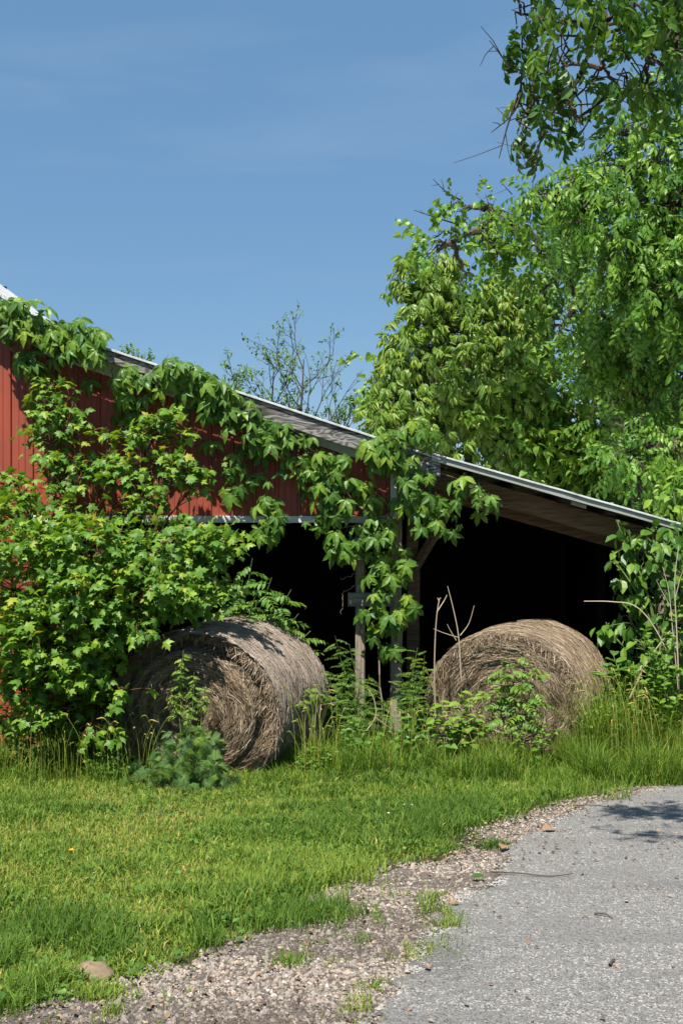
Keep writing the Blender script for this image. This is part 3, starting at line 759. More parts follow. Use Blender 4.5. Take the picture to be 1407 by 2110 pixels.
    # fringe at the front rim and stray stalks at the foot
    def rim_gen(n):
        t0 = r.uniform(-.3, np.pi + .3, n); k = 4; u = np.linspace(0, 1, k)[None]; ln = r.uniform(.03, .14, n)[:, None]
        tt = t0[:, None] + u * r.normal(0, .25, n)[:, None] * ln / Rr * 3
        rq = Rr * .97 * lump(tt, 0) + u * ln * r.normal(-.15, .35, n)[:, None]; y = .03 - u * ln * r.uniform(.1, .8, n)[:, None]
        p = shape(rq * np.cos(tt), y, rq * np.sin(tt)); p[..., 2] -= (u ** 2) * ln * .5
        return p, .5 + r.normal(0, .22, n)
    strands(1500, rim_gen, .0012, .0026, 'rim_straw', M['straw'], 0, 1)
    if not wrap: return root
    # net wrap: a thin shell over the round side; on the torn bale it laps forward over the top of the face
    A = Acc(); nw, nl = 240, 150
    t = np.linspace(-.45, np.pi + .35, nw); v = np.linspace(0, 1, nl)
    TW, VW = np.meshgrid(t, v)
    y0 = .03 + .02 * (vnoise(t * 9 + 3, t * 0 + 1, 2, seed) - .5)
    if wrap: y0 = y0 - .20 * np.exp(-((t - 2.15) / .55) ** 2) - .07 * np.exp(-((t - 1.3) / .5) ** 2) - .03 * vnoise(t * 14, t * 0, 2, seed + 5)
    YW = y0[None] + (L - .01 - y0[None]) * VW
    rw = Rr * lump(TW, np.maximum(YW, 0)) * (1.006 - .05 * np.clip((YW - L + .08) / .08, 0, 1) ** 2) - .10 * np.clip(-YW / .2, 0, 1) ** 1.2
    fib = vnoise(TW * 5, YW * 70, 2.2, seed + 11) * .6 + vnoise(TW * 30, YW * 60, 2.2, seed + 12) * .4
    rw = rw + .010 * (fib - .5)
    pv = shape(rw * np.cos(TW), YW, rw * np.sin(TW))
    i, j = np.meshgrid(np.arange(nw - 1), np.arange(nl - 1)); a = (j * nw + i).ravel()
    tt_ = np.clip(.42 + (fib - .5) * 1.9 + (vnoise(TW * 3, YW * 6, 1.2, seed + 8) - .5) * .5 + r.normal(0, .12, TW.shape), 0, 1)
    A.add(pv.reshape(-1, 3), None, np.stack([a, a + 1, a + nw + 1, a + nw], -1), tt_.ravel())
    net = A.build('net_wrap', M['net'], root, smooth=True)
    # fine wrap strings around the bale
    def string_gen(n):
        y0 = r.uniform(-.02 if not wrap else -.06, L - .02, n); k = 26; t = np.linspace(-.4, np.pi + .3, k)[None]
        y = y0[:, None] + r.normal(0, .02, n)[:, None] * (t - 1.5) + .01 * np.sin(t * 3 + r.uniform(0, 6, n)[:, None])
        y = np.maximum(y, .03)
        rq = Rr * lump(t + 0 * y, y) * 1.007 - Rr * .05 * np.clip((y - L + .08) / .08, 0, 1) ** 2
        return shape(rq * np.cos(t), y, rq * np.sin(t)), .35 + r.normal(0, .3, n)
    strands(130, string_gen, .0009, .0018, 'wrap_string', M['net'], 0, 1)
    if wrap:
        for off, mat_, w_, nm in ((.16, M['redtwine'], .016, 'edge_band'), (.075, M['bluetwine'], .012, 'edge_band')):
            A = Acc(); t = np.linspace(-.15, 2.3, 60); y = L - off + .01 * np.sin(t * 3)
            rq = Rr * lump(t, y) * 1.010 - Rr * .05 * np.clip((y - L + .08) / .08, 0, 1) ** 2
            wv = w_ * (.6 + .8 * vnoise(t * 8, t * 0, 1.5, seed + 4))
            p1 = shape(rq * np.cos(t), y - wv, rq * np.sin(t)); p2 = shape(rq * np.cos(t), y + wv, rq * np.sin(t))
            A.add(np.concatenate([p1, p2]), None, [[k, k + 1, 61 + k, 60 + k] for k in range(59)], r.random(120)); A.build(nm, mat_, net)
    return root

nb = P(400, 1055, 10.05); hay_bale('sagging hay bale left of the posts, its grey net wrap torn open over the face', (nb[0], nb[1], gz(nb[0], nb[1]) - .02), R_(17), .79, 1.32, .93, 3, True)
nb2 = P(1037, 1055, 11.0); hay_bale('brown hay bale under the lean-to roof, right of the posts', (nb2[0], nb2[1], gz(nb2[0], nb2[1]) - .03), R_(24), .765, 1.30, .92, 8, False)

# ------------------------------------------------------------------ foliage builders
def foliage_plant(name, label, cat, base, blobs, key, mat, stemmat, leaf, density, leafname, stuffname, tint=(.15, .7), up=.6, outw=.7, droop=.5, nobj=300, group=None, trunk_r=.03, trunks=1, shell=.4, tipt=.0, twig=True, stemname='stem', clump=None, front=0.25, sprig=.012):
    """stems from the base into every blob of foliage, leaves all through the blobs"""
    root = empty(name, base, label, cat, group)
    A = Acc(); base = np.asarray(base, float)
    PP, DD, NN, SS, TT = [], [], [], [], []
    for b in blobs:
        c = P(b[0], b[1], b[4]); sc = b[4] / F; rad = np.array([b[2] * sc, b[5], b[3] * sc])
        n = int(density * (rad[0] * rad[2]) * math.pi * (1 + b[5]) * (b[6] if len(b) > 6 else 1)) + 3
        if clump:
            k = max(2, n // clump); cc, cu = in_blob(b, k, .55)
            idx = rng.integers(0, k, n); p = cc[idx] + rng.normal(0, 1, (n, 3)) * np.array([.105, .09, .045])
            u = unit((p - c) / rad)
        else:
            p, u = in_blob(b, n, shell)
        hor = u.copy()
        d = hor * outw + np.array([0, -front, -droop]) + rng.normal(0, .45, (n, 3))
        nr = hor * .5 + np.array([-.15, -.35, up]) + rng.normal(0, .35, (n, 3))
        PP.append(p); DD.append(d); NN.append(nr); SS.append(leaf * rng.uniform(.65, 1.2, n))
        hh = np.clip((p[:, 2] - c[2]) / rad[2] * .5 + .5, 0, 1)
        TT.append(np.clip(tint[0] + (tint[1] - tint[0]) * rng.random(n) ** 1.2 + tipt * hh * rng.random(n), 0, 1))
        # stem into the blob
        b0 = base + np.array([rng.normal(0, .06 * trunks), rng.normal(0, .05 * trunks), 0])
        mid = (b0 + c) / 2 + np.array([0, 0, .15 * (c[2] - b0[2])]) + rng.normal(0, .06, 3)
        path = smooth_path([b0, mid, c, c + np.array([0, 0, rad[2] * .7])], 6)
        tube(A, path, np.linspace(trunk_r, .004, len(path)), 5, rng.uniform(.2, .8))
        if twig:
            for q in p[rng.random(n) < (60.0 / (n + 60))]:
                j = np.argmin(np.linalg.norm(path - q, axis=1)); j = max(0, j - 2)
                tube(A, curve(path[j], q, 0.02, 4, .012), np.linspace(sprig * .5, sprig * .2, 4), 3, rng.uniform(.1, .9))
    A.build(stemname, stemmat, root)
    emit(root, leafname, stuffname, key, mat, np.concatenate(PP), np.concatenate(DD), np.concatenate(NN), np.concatenate(SS), np.concatenate(TT), nobj)
    return root

# maple in front of the left wall
mp_blobs = [
    (112, 808, 39.6, 22.08, 11.25, 0.16, 1.079), (98, 858, 48.6, 29.44, 11.2, 0.2, 1.034), (150, 845, 19.8, 22.08, 11.25, 0.14, 0.944), (110, 920, 48.6, 34.96, 11.15, 0.22, 1.034), (130, 985, 41.4, 34.96, 11.1, 0.22, 0.899), (150, 940, 23.4, 27.6, 11.2, 0.16, 0.719),
    (335, 862, 39.6, 23.92, 11.2, 0.18, 1.079), (325, 912, 55.8, 31.28, 11.1, 0.22, 1.079), (300, 975, 72, 38.64, 11, 0.26, 1.034), (222, 905, 27, 20.24, 11.2, 0.15, 0.809), (215, 975, 43.2, 36.8, 11.1, 0.22, 0.899), (370, 955, 34.2, 27.6, 11.1, 0.2, 0.944), (395, 1005, 27, 18.4, 11.1, 0.15, 0.809),
    (40, 1005, 39.6, 23.92, 11, 0.22, 1.079), (20, 1055, 60, 38, 10.8, 0.3), (110, 1055, 60, 26, 10.95, 0.22, 0.719), (230, 1050, 70, 28, 10.95, 0.22, 0.764), (340, 1050, 60, 26, 10.95, 0.2, 0.764),
    (60, 1130, 95, 60, 10.05, .45), (190, 1130, 110, 60, 10.00, .45), (320, 1125, 90, 60, 10.00, .4), (430, 1105, 70, 35, 10.10, .3), (455, 1130, 45, 40, 10.10, .25), (400, 1160, 70, 45, 10.10, .3),
    (30, 1220, 90, 70, 9.90, .5), (150, 1220, 110, 70, 9.85, .5), (290, 1210, 100, 65, 9.9, .45), (400, 1220, 60, 45, 10.10, .3),
    (60, 1310, 100, 65, 9.85, .5), (172, 1312, 88, 62, 9.85, .45), (285, 1272, 62, 40, 9.8, .35), (110, 1390, 100, 55, 9.90, .45), (180, 1385, 45, 42, 9.80, .3), (30, 1400, 60, 50, 9.90, .4),
    (110, 1455, 110, 45, 9.95, .35, .8), (20, 1480, 60, 50, 10.1, .35, .8), (250, 1425, 26, 16, 9.6, .1, .9), (190, 1490, 50, 30, 9.70, .2, .5), (90, 1510, 50, 25, 9.80, .2, .4)]
maple = foliage_plant('maple_sapling', 'bushy green maple sapling growing against the red wall, left of the torn bale', 'tree', P(170, 1560, 10.75) * [1, 1, 0],
    mp_blobs, 'maple', M['maple'], M['redstem'], .098, 720, 'leaf', 'foliage', (.15, .82), .9, .55, .35, 300, None, .014, 3, .25, .35, True, 'trunk', 16)

# ------------------------------------------------------------------ creepers on the wall, the roof edge and the posts
def creeper(label, clumps, stems, size=.150):
    p0 = P(*clumps[0][:2], clumps[0][4])
    root = empty('creeper_vine', p0, label, 'vine', 'creepers on the barn')
    A = Acc()
    for st in stems:
        pts = smooth_path([P(x, y, Y) for x, y, Y in st[0]], 6); pts += rng.normal(0, .006, pts.shape)
        tube(A, pts, np.linspace(st[1], st[1] * .6, len(pts)), 5, rng.uniform(.3, .9))
    PP, DD, NN, SS, TT = [], [], [], [], []
    for (px, py, rx, ry, Y, n) in clumps:
        k = 0; cen = P(px, py, Y)
        pts = []
        n = int(n * 1.25)
        while len(pts) < n and k < n * 40:                   # keep the leaves a little apart, as the vine spreads them
            k += 1
            a = rng.uniform(0, 2 * np.pi); q = math.sqrt(rng.random()) * (1.7 if (rng.random() < .16 and math.sin(a) > .25) else 1.05)
            c = P(px + rx * q * math.cos(a), py + ry * q * math.sin(a), Y + rng.uniform(-.12, .12))
            if all(np.linalg.norm(c - o) > .07 for o in pts[-25:]): pts.append(c)
        pts = np.array(pts); m = len(pts)
        out = unit((pts - cen) + 1e-4)
        DD.append(out * np.array([.45, .2, .3]) + np.array([0, -.42, -.80]) + rng.normal(0, .22, (m, 3)))
        NN.append(np.array([-.1, -.75, .62]) + out * .3 + rng.normal(0, .22, (m, 3)))
        PP.append(pts); SS.append(size * np.where(rng.random(m) < .25, rng.uniform(.4, .7, m), rng.uniform(.75, 1.12, m))); TT.append(np.clip(rng.normal(.42, .25, m), 0, 1))
        for q in pts[::3]:
            tube(A, curve(cen + (q - cen) * .2 + [0, .10, .03], q, -.02, 4, .01), [.004, .0035, .003, .002], 4, .5)
    A.build('stem', M['vinebark'], root)
    emit(root, 'leaf', 'foliage', 'palm', M['creeper'], np.concatenate(PP), np.concatenate(DD), np.concatenate(NN), np.concatenate(SS), np.concatenate(TT), 300)
    return root

creeper('creeper vine heaped over the roof edge at the upper left corner', [
    (20, 640, 40, 28, 11.25, 16), (60, 650, 40, 34, 11.22, 18), (40, 690, 40, 25, 11.28, 9), (110, 690, 45, 30, 11.22, 18), (150, 680, 45, 26, 11.25, 16), (175, 705, 40, 30, 11.2, 16), (130, 715, 40, 25, 11.22, 10), (60, 735, 30, 25, 11.35, 8), (85, 765, 25, 12, 11.45, 4), (190, 735, 25, 12, 11.25, 6), (110, 730, 15, 12, 11.3, 3), (180, 783, 9, 5, 11.55, 2), (45, 745, 14, 20, 11.4, 4)],
    [([(0, 680, 11.5), (20, 665, 11.35), (60, 650, 11.3)], .012), ([(75, 715, 11.5), (62, 745, 11.58), (62, 780, 11.6), (70, 800, 11.6)], .007), ([(112, 735, 11.5), (110, 760, 11.58), (92, 782, 11.6)], .007), ([(140, 720, 11.5), (142, 770, 11.6), (143, 820, 11.62)], .005), ([(152, 750, 11.55), (165, 772, 11.6), (172, 776, 11.6)], .005), ([(85, 770, 11.55), (92, 780, 11.6)], .006)])
creeper('long creeper vine trailing down the roof line and across the red siding', [
    (270, 780, 36, 34, 11.35, 14), (262, 810, 22, 25, 11.45, 5), (310, 790, 30, 22, 11.32, 8), (350, 760, 32, 24, 11.25, 12), (385, 770, 38, 28, 11.25, 14), (420, 790, 38, 26, 11.25, 14), (460, 815, 36, 30, 11.25, 14), (400, 815, 26, 14, 11.4, 6), (440, 845, 26, 20, 11.35, 6), (495, 855, 36, 36, 11.32, 14), (540, 890, 36, 30, 11.35, 13), (520, 920, 36, 22, 11.42, 9), (590, 890, 45, 24, 11.38, 11), (620, 925, 40, 28, 11.38, 12), (680, 955, 48, 24, 11.38, 13), (660, 990, 44, 26, 11.4, 12), (700, 1000, 40, 24, 11.42, 10), (680, 1045, 40, 34, 11.38, 13), (478, 955, 22, 26, 11.45, 7), (484, 1012, 24, 12, 11.45, 4), (432, 910, 14, 8, 11.55, 3), (548, 1050, 30, 28, 11.4, 9), (555, 1090, 30, 20, 11.4, 8), (590, 1060, 12, 8, 11.5, 2), (530, 985, 30, 14, 11.5, 4), (610, 970, 22, 16, 11.45, 4), (255, 850, 20, 40, 11.5, 6), (760, 1030, 22, 12, 11.5, 4), (740, 1000, 18, 12, 11.5, 4)],
    [([(300, 760, 11.4), (350, 765, 11.35), (430, 800, 11.35), (520, 870, 11.4), (620, 915, 11.45), (700, 965, 11.5)], .014), ([(230, 760, 11.6), (232, 800, 11.62), (245, 820, 11.62)], .005), ([(345, 800, 11.5), (352, 820, 11.6)], .004), ([(375, 810, 11.55), (388, 850, 11.6), (393, 872, 11.62)], .005), ([(540, 900, 11.5), (550, 980, 11.6), (555, 1090, 11.5)], .008), ([(670, 960, 11.5), (682, 1020, 11.5), (690, 1080, 11.5)], .008), ([(700, 1000, 11.55), (725, 1030, 11.62), (740, 1050, 11.62)], .004)])
creeper('creeper vine hanging over the roof break and climbing down the posts', [
    (765, 930, 34, 24, 11.22, 11), (800, 905, 36, 22, 11.2, 11), (850, 885, 46, 20, 11.25, 12), (880, 905, 34, 16, 11.25, 7), (830, 945, 34, 20, 11.28, 9), (860, 985, 36, 24, 11.25, 8), (800, 960, 16, 14, 11.4, 4), (860, 1030, 42, 28, 11.3, 13), (905, 1045, 40, 28, 11.3, 11), (885, 1085, 34, 18, 11.3, 7), (960, 1000, 30, 20, 11.3, 7), (1000, 1030, 22, 32, 11.3, 7), (940, 1090, 12, 10, 11.35, 2),
    (770, 1085, 46, 22, 11.5, 10), (690, 1120, 36, 24, 11.45, 10), (720, 1130, 22, 20, 11.45, 4), (770, 1125, 42, 36, 11.5, 13), (800, 1170, 38, 30, 11.5, 9), (775, 1190, 26, 26, 11.52, 5), (830, 1150, 16, 22, 11.5, 4), (790, 1225, 22, 16, 11.52, 4), (775, 1260, 30, 20, 11.5, 5), (820, 1265, 26, 22, 11.5, 5), (845, 1240, 16, 20, 11.5, 4), (780, 1300, 30, 22, 11.5, 5), (795, 1340, 24, 20, 11.5, 4)],
    [([(820, 880, 11.35), (835, 985, 11.5), (815, 1050, 11.55), (760, 1075, 11.58), (700, 1090, 11.6)], .011), ([(800, 1060, 11.6), (770, 1120, 11.62), (790, 1220, 11.62), (780, 1340, 11.62), (790, 1500, 11.62)], .012), ([(900, 920, 11.4), (890, 980, 11.4), (880, 1060, 11.4)], .008), ([(880, 960, 11.4), (960, 1000, 11.4), (1000, 1040, 11.4)], .006), ([(735, 930, 11.6), (752, 980, 11.63), (800, 990, 11.63)], .004), ([(770, 1000, 11.62), (800, 1030, 11.63), (812, 1055, 11.63)], .004), ([(735, 1180, 11.66), (715, 1190, 11.62), (702, 1193, 11.6)], .005), ([(735, 1205, 11.66), (718, 1215, 11.62), (706, 1222, 11.6), (708, 1245, 11.58), (702, 1265, 11.58)], .005), ([(668, 1095, 11.6), (672, 1110, 11.6), (664, 1125, 11.6)], .004), ([(690, 1085, 11.6), (700, 1115, 11.6), (712, 1100, 11.6), (716, 1085, 11.6)], .005)], .155)

# ------------------------------------------------------------------ trees behind and beside the barn
def tree(name, label, base, trunk_pts, trunk_r, blobs, key, mat, leaf, density, leafname, tint, clump=10, droop=.5, outw=.8, up=.6, twigs=1.0, nobj=300, bare=(), front=.2, tipt=.2, limb_r=.05):
    root = empty(name, base, label, 'tree')
    A = Acc(); T = smooth_path(trunk_pts, 8)
    tube(A, T, np.linspace(trunk_r, trunk_r * .35, len(T)) * (1 + .08 * rng.normal(0, 1, len(T))), 9, .4)
    A.build('trunk', M['bark'], root, smooth=True)
    B = Acc(); PP, DD, NN, SS, TT = [], [], [], [], []
    nodes = [q for q in T[len(T) // 3:]]
    blobs = sorted(blobs, key=lambda b: np.min(np.linalg.norm(T - P(b[0], b[1], b[4]), axis=1)))
    for b in blobs:
        c = P(b[0], b[1], b[4]); sc = b[4] / F; rad = np.array([b[2] * sc, b[5], b[3] * sc]); dens = b[6] if len(b) > 6 else 1
        n = int(density * dens * math.pi * rad[0] * rad[2] * (1 + .7 * b[5])) + 4
        k = max(3, n // clump); cc, cu = in_blob(b, k, .5)
        idx = rng.integers(0, k, n); cr = rad.mean() * .30
        p = cc[idx] + rng.normal(0, 1, (n, 3)) * cr
        u = unit((p - c) / rad)
        # limb from the trunk into the blob, boughs to the clumps, twigs to the sprays
        nd = np.array(nodes); j = int(np.argmin(np.linalg.norm(nd - c, axis=1))); nodes.append(c)
        ln = np.linalg.norm(nd[j] - c); limb = curve(nd[j], c, .10 * ln, 9, .035 * min(1, ln)); tube(B, limb, np.linspace(limb_r, limb_r * .35, 9), 6, rng.uniform(.2, .6))
        for q in cc:
            jj = rng.integers(4, 9); tube(B, curve(limb[jj], q, .08, 5, .03), np.linspace(limb_r * .35, .005, 5), 4, rng.uniform(.1, .6))
        for q, w in zip(p, idx):
            if rng.random() < .35 * twigs: tube(B, curve(cc[w], q, .03, 3, .01), [.007, .005, .003], 3, rng.uniform(.1, .7))
        PP.append(p)
        DD.append(u * outw + np.array([0, -front, -droop]) + rng.normal(0, .40, (n, 3)))
        NN.append(u * .45 + np.array([-.15, -.4, up]) + rng.normal(0, .30, (n, 3)))
        SS.append(leaf * rng.uniform(.65, 1.2, n))
        cl = rng.random(k)[idx]
        TT.append(np.clip(tint[0] + (tint[1] - tint[0]) * (.55 * rng.random(n) + .45 * cl) + tipt * np.clip(u[:, 2], 0, 1) * rng.random(n), 0, 1))
    for pts, r0 in bare:                                   # bare twigs that stick out of the crown
        pp = smooth_path([P(*q) for q in pts], 5); tube(B, pp, np.linspace(r0, r0 * .35, len(pp)), 4, .15)
        for m in range(2, len(pp) - 1, 2):
            e = pp[m] + (pp[-1] - pp[0]) * rng.uniform(.12, .25) + rng.normal(0, .07, 3); tube(B, curve(pp[m], e, 0, 3, .005), [r0 * .5, r0 * .4, r0 * .25], 3, .15)
    B.build('branches', M['bark'], root)
    emit(root, leafname, 'crown', key, mat, np.concatenate(PP), np.concatenate(DD), np.concatenate(NN), np.concatenate(SS), np.concatenate(TT), nobj)
    return root

# young tree with narrow drooping leaves behind the lean-to
tree('drooping_tree', 'light green tree with narrow drooping leaves behind the roof break', (2.3, 19.2, 0),
     [(2.3, 19.2, 0), (2.2, 19.2, 2.2), (2.1, 19.1, 4.2), (2.0, 19.0, 5.9)], .13, [
    (842, 575, 34, 40, 18.6, .35, .9), (890, 560, 45, 36, 18.6, .4), (880, 610, 60, 45, 18.5, .5), (905, 660, 70, 45, 18.4, .6), (1040, 600, 50, 32, 18.3, .5), (1075, 640, 60, 45, 18.3, .6), (1030, 665, 60, 45, 18.3, .6), (990, 610, 24, 22, 18.5, .3, .7),
    (870, 730, 70, 45, 18.3, .7), (960, 730, 75, 50, 18.2, .7), (1060, 730, 75, 50, 18.2, .7), (820, 790, 50, 45, 18.3, .5), (900, 800, 80, 55, 18.0, .8), (1000, 810, 80, 60, 17.9, .8), (1090, 800, 60, 55, 18.0, .7), (830, 860, 70, 45, 18.0, .6), (920, 880, 70, 45, 17.9, .6), (800, 900, 40, 30, 18.0, .4), (1010, 890, 70, 45, 17.9, .6), (1120, 880, 70, 50, 17.9, .6), (1140, 960, 80, 45, 17.9, .5), (1250, 985, 80, 45, 17.9, .5)],
    'droop', M['peach'], .215, 180, 'leaf_spray', (.22, .80), 7, .55, .75, .6, 1, 300,
    [([(850, 640, 18.4), (835, 680, 18.4), (805, 690, 18.4)], .012)], tipt=.3)

# arching tree with small rounded leaves, sky showing through
tree('arching_tree', 'airy tree with small rounded leaves and bare twigs arching left', (4.6, 16.6, 0),
     [(4.6, 16.6, 0), (4.3, 16.5, 2.5), (3.8, 16.4, 4.6), (3.0, 16.3, 6.1), (2.2, 16.2, 6.6)], .12, [
    (955, 430, 34, 26, 16.2, .35, .6), (985, 475, 60, 36, 16.2, .5, .75), (930, 500, 50, 32, 16.2, .4, .7), (900, 520, 40, 22, 16.2, .3, .5), (1060, 460, 70, 40, 16.2, .5, .8), (1020, 520, 70, 26, 16.2, .5, .5), (1110, 530, 70, 34, 16.2, .5, .55), (1180, 560, 60, 36, 16.2, .5, .6), (1120, 600, 40, 28, 16.2, .4, .4), (1180, 640, 60, 50, 16.2, .5, .7), (1150, 690, 60, 40, 16.2, .5, .7), (955, 560, 36, 30, 16.3, .3, .45), (1000, 430, 45, 25, 16.2, .4, .6)],
    'heartspray', M['heart'], .32, 80, 'leaf_spray', (.15, .85), 6, .4, .8, .5, 1.4, 300,
    [([(950, 412, 16.2), (920, 395, 16.2), (892, 368, 16.2)], .014), ([(945, 462, 16.2), (905, 450, 16.2), (852, 432, 16.2)], .014), ([(1010, 430, 16.2), (1000, 400, 16.2)], .01), ([(1055, 400, 16.2), (1030, 372, 16.2)], .01), ([(1000, 600, 16.2), (960, 560, 16.2), (930, 640, 16.2)], .012), ([(1140, 660, 16.2), (1120, 600, 16.2), (1135, 550, 16.2)], .012)])

# tangle of heart-leaved vine covering the bank right behind the lean-to roof
tree('heart_leaf_thicket', 'thicket of heart-shaped leaves and grey twigs just above the lean-to roof', (4.3, 17.9, 0),
     [(4.3, 17.9, 0), (4.0, 17.9, 1.5), (3.6, 17.9, 2.8), (3.2, 17.9, 3.6)], .09, [
    (778, 770, 26, 45, 18.6, .25, .9), (772, 815, 22, 30, 18.6, .2, .8), (1060, 850, 80, 50, 17.6, .5), (1150, 830, 80, 55, 17.6, .5), (1230, 860, 80, 50, 17.6, .5), (1000, 930, 90, 40, 17.8, .5, .8), (1100, 930, 90, 45, 17.6, .5), (1200, 940, 90, 50, 17.5, .5), (1310, 930, 90, 50, 17.5, .5), (1390, 900, 60, 60, 17.5, .5), (1100, 985, 80, 25, 17.8, .4, .7), (1200, 1005, 90, 30, 17.8, .4, .8), (1310, 1010, 80, 40, 17.6, .4), (1390, 1000, 60, 50, 17.6, .4), (1380, 960, 60, 40, 17.6, .4), (1220, 780, 70, 45, 17.8, .5)],
    'heartspray', M['heart'], .42, 80, 'leaf_spray', (.15, .95), 7, .5, .8, .6, 1.2, 300,
    [([(1100, 1010, 17.2), (1085, 950, 17.2), (1110, 900, 17.2)], .012), ([(1190, 1020, 17.2), (1170, 960, 17.2), (1150, 930, 17.2)], .012), ([(905, 930, 17.3), (925, 900, 17.3), (940, 890, 17.3)], .012), ([(1010, 960, 17.3), (1040, 940, 17.3), (1060, 900, 17.3)], .01), ([(1160, 850, 17.1), (1185, 880, 17.1), (1200, 930, 17.1)], .01)])

# large tree with hanging pointed leaves to the right of the barn
tree('hanging_leaf_tree', 'tall tree with arching sprays of pointed leaves at the right edge', (5.3, 14.6, 0),
     [(5.3, 14.6, 0), (5.1, 14.6, 2.5), (4.8, 14.5, 5.0), (4.5, 14.4, 7.5), (4.4, 14.3, 9.0)], .22, [
    (1105, 400, 42, 24, 13.9, .35, .8), (1140, 420, 60, 40, 13.8, .5), (1190, 370, 60, 34, 13.9, .5), (1230, 430, 80, 50, 13.7, .6), (1190, 480, 70, 40, 13.7, .55), (1300, 360, 90, 55, 13.8, .7), (1370, 420, 70, 70, 13.7, .7), (1300, 470, 80, 60, 13.6, .7), (1250, 530, 60, 46, 13.5, .5), (1275, 545, 45, 40, 13.4, .4), (1370, 540, 70, 70, 13.6, .7), (1340, 620, 60, 50, 13.4, .5), (1380, 640, 60, 60, 13.5, .6), (1310, 700, 70, 60, 15.2, .6), (1270, 760, 70, 55, 15.3, .6), (1370, 740, 70, 70, 15.2, .6), (1300, 820, 80, 45, 15.3, .6), (1390, 840, 50, 70, 15.2, .5), (1250, 290, 60, 36, 14.0, .5, .7), (1330, 270, 70, 50, 14.0, .6, .8), (1390, 310, 60, 60, 14.0, .6), (1400, 210, 50, 50, 14.0, .6, .8), (1390, 120, 50, 50, 14.0, .6, .6), (1440, 450, 60, 200, 13.9, .9), (1450, 700, 60, 200, 13.9, .9), (1405, 920, 40, 50, 13.2, .4), (1290, 890, 60, 50, 13.7, .5), (1345, 930, 60, 50, 13.5, .5), (1290, 960, 55, 36, 13.5, .4), (1340, 1000, 50, 26, 13.3, .3), (1400, 990, 40, 40, 13.3, .3), (1230, 650, 50, 40, 14.9, .5, .6), (1205, 720, 55, 50, 15.2, .5, .8), (1330, 560, 80, 50, 13.9, .8), (1290, 610, 60, 30, 13.6, .6), (1390, 600, 60, 40, 13.4, .7)],
    'hang', M['hang'], .275, 150, 'leaf_spray', (.10, 1.0), 7, .55, .8, .6, 1, 300,
    [([(1270, 300, 13.9), (1230, 330, 13.9), (1180, 345, 13.9)], .012), ([(1290, 180, 14), (1230, 190, 14), (1190, 180, 14)], .014), ([(1330, 230, 14), (1270, 200, 14)], .012)], tipt=.3)

# near bough with broad leaves hanging into the top right corner; its crown goes on above the picture and shades the road
tree('overhanging_tree', 'near broad-leaved bough hanging into the top right corner', (5.6, 6.6, float(gz(5.6, 6.6))),
     [(5.6, 5.65, .4), (5.4, 6.6, 2.5), (4.9, 6.5, 4.6), (4.1, 6.4, 6.4)], .2, [
    (1072, 30, 26, 40, 5.85, .20), (1092, 90, 32, 45, 5.85, .25), (1105, 160, 40, 45, 5.85, .25), (1096, 215, 28, 30, 5.85, .2, .8), (1082, 275, 22, 22, 5.9, .15, .8), (1140, 50, 50, 50, 5.8, .3), (1150, 140, 50, 50, 5.8, .3), (1170, 210, 45, 40, 5.8, .25), (1190, 250, 25, 24, 5.8, .15, .7), (1220, 60, 55, 55, 5.75, .3), (1240, 140, 50, 40, 5.75, .3, .8), (1300, 50, 55, 55, 5.75, .35), (1330, 130, 50, 45, 5.7, .3), (1335, 200, 38, 32, 5.65, .2, .9), (1280, 190, 30, 25, 5.7, .2, .7), (1390, 60, 45, 60, 5.75, .35), (1395, 150, 30, 30, 5.75, .3, .6), (1130, -50, 70, 40, 5.75, .35), (1260, -80, 110, 80, 5.65, .5), (1400, -60, 90, 80, 5.65, .5), (1000, -190, 60, 24, 4.9, .3, .5), (1090, -170, 70, 26, 4.8, .3, .6), (1190, -160, 80, 30, 4.8, .35, .7), (1300, -140, 90, 36, 4.85, .35, .7), (1420, -130, 100, 50, 4.9, .4, .8), (1330, -190, 120, 50, 5.2, .4, .6), (1500, -60, 60, 120, 5.65, .6), (1620, -150, 120, 160, 5.4, .9)],
    'nearspray', M['near'], .135, 125, 'leaf_spray', (.0, 1.0), 5, .85, .45, .4, .8, 300,
    [([(1050, 140, 5.8), (1030, 110, 5.8), (1008, 82, 5.8)], .006), ([(1075, 190, 5.8), (1055, 235, 5.8), (1012, 272, 5.8)], .006), ([(1065, 200, 5.8), (1045, 260, 5.8), (1028, 325, 5.8)], .006), ([(1120, 270, 5.8), (1108, 310, 5.8), (1100, 370, 5.8)], .006), ([(1080, 290, 5.8), (1068, 325, 5.8)], .005), ([(1380, 30, 5.8), (1230, 70, 5.8), (1110, 70, 5.8)], .012), ([(1300, -20, 5.8), (1220, 90, 5.8), (1195, 160, 5.8), (1120, 250, 5.8)], .012)], tipt=.25, limb_r=.014, front=.1)

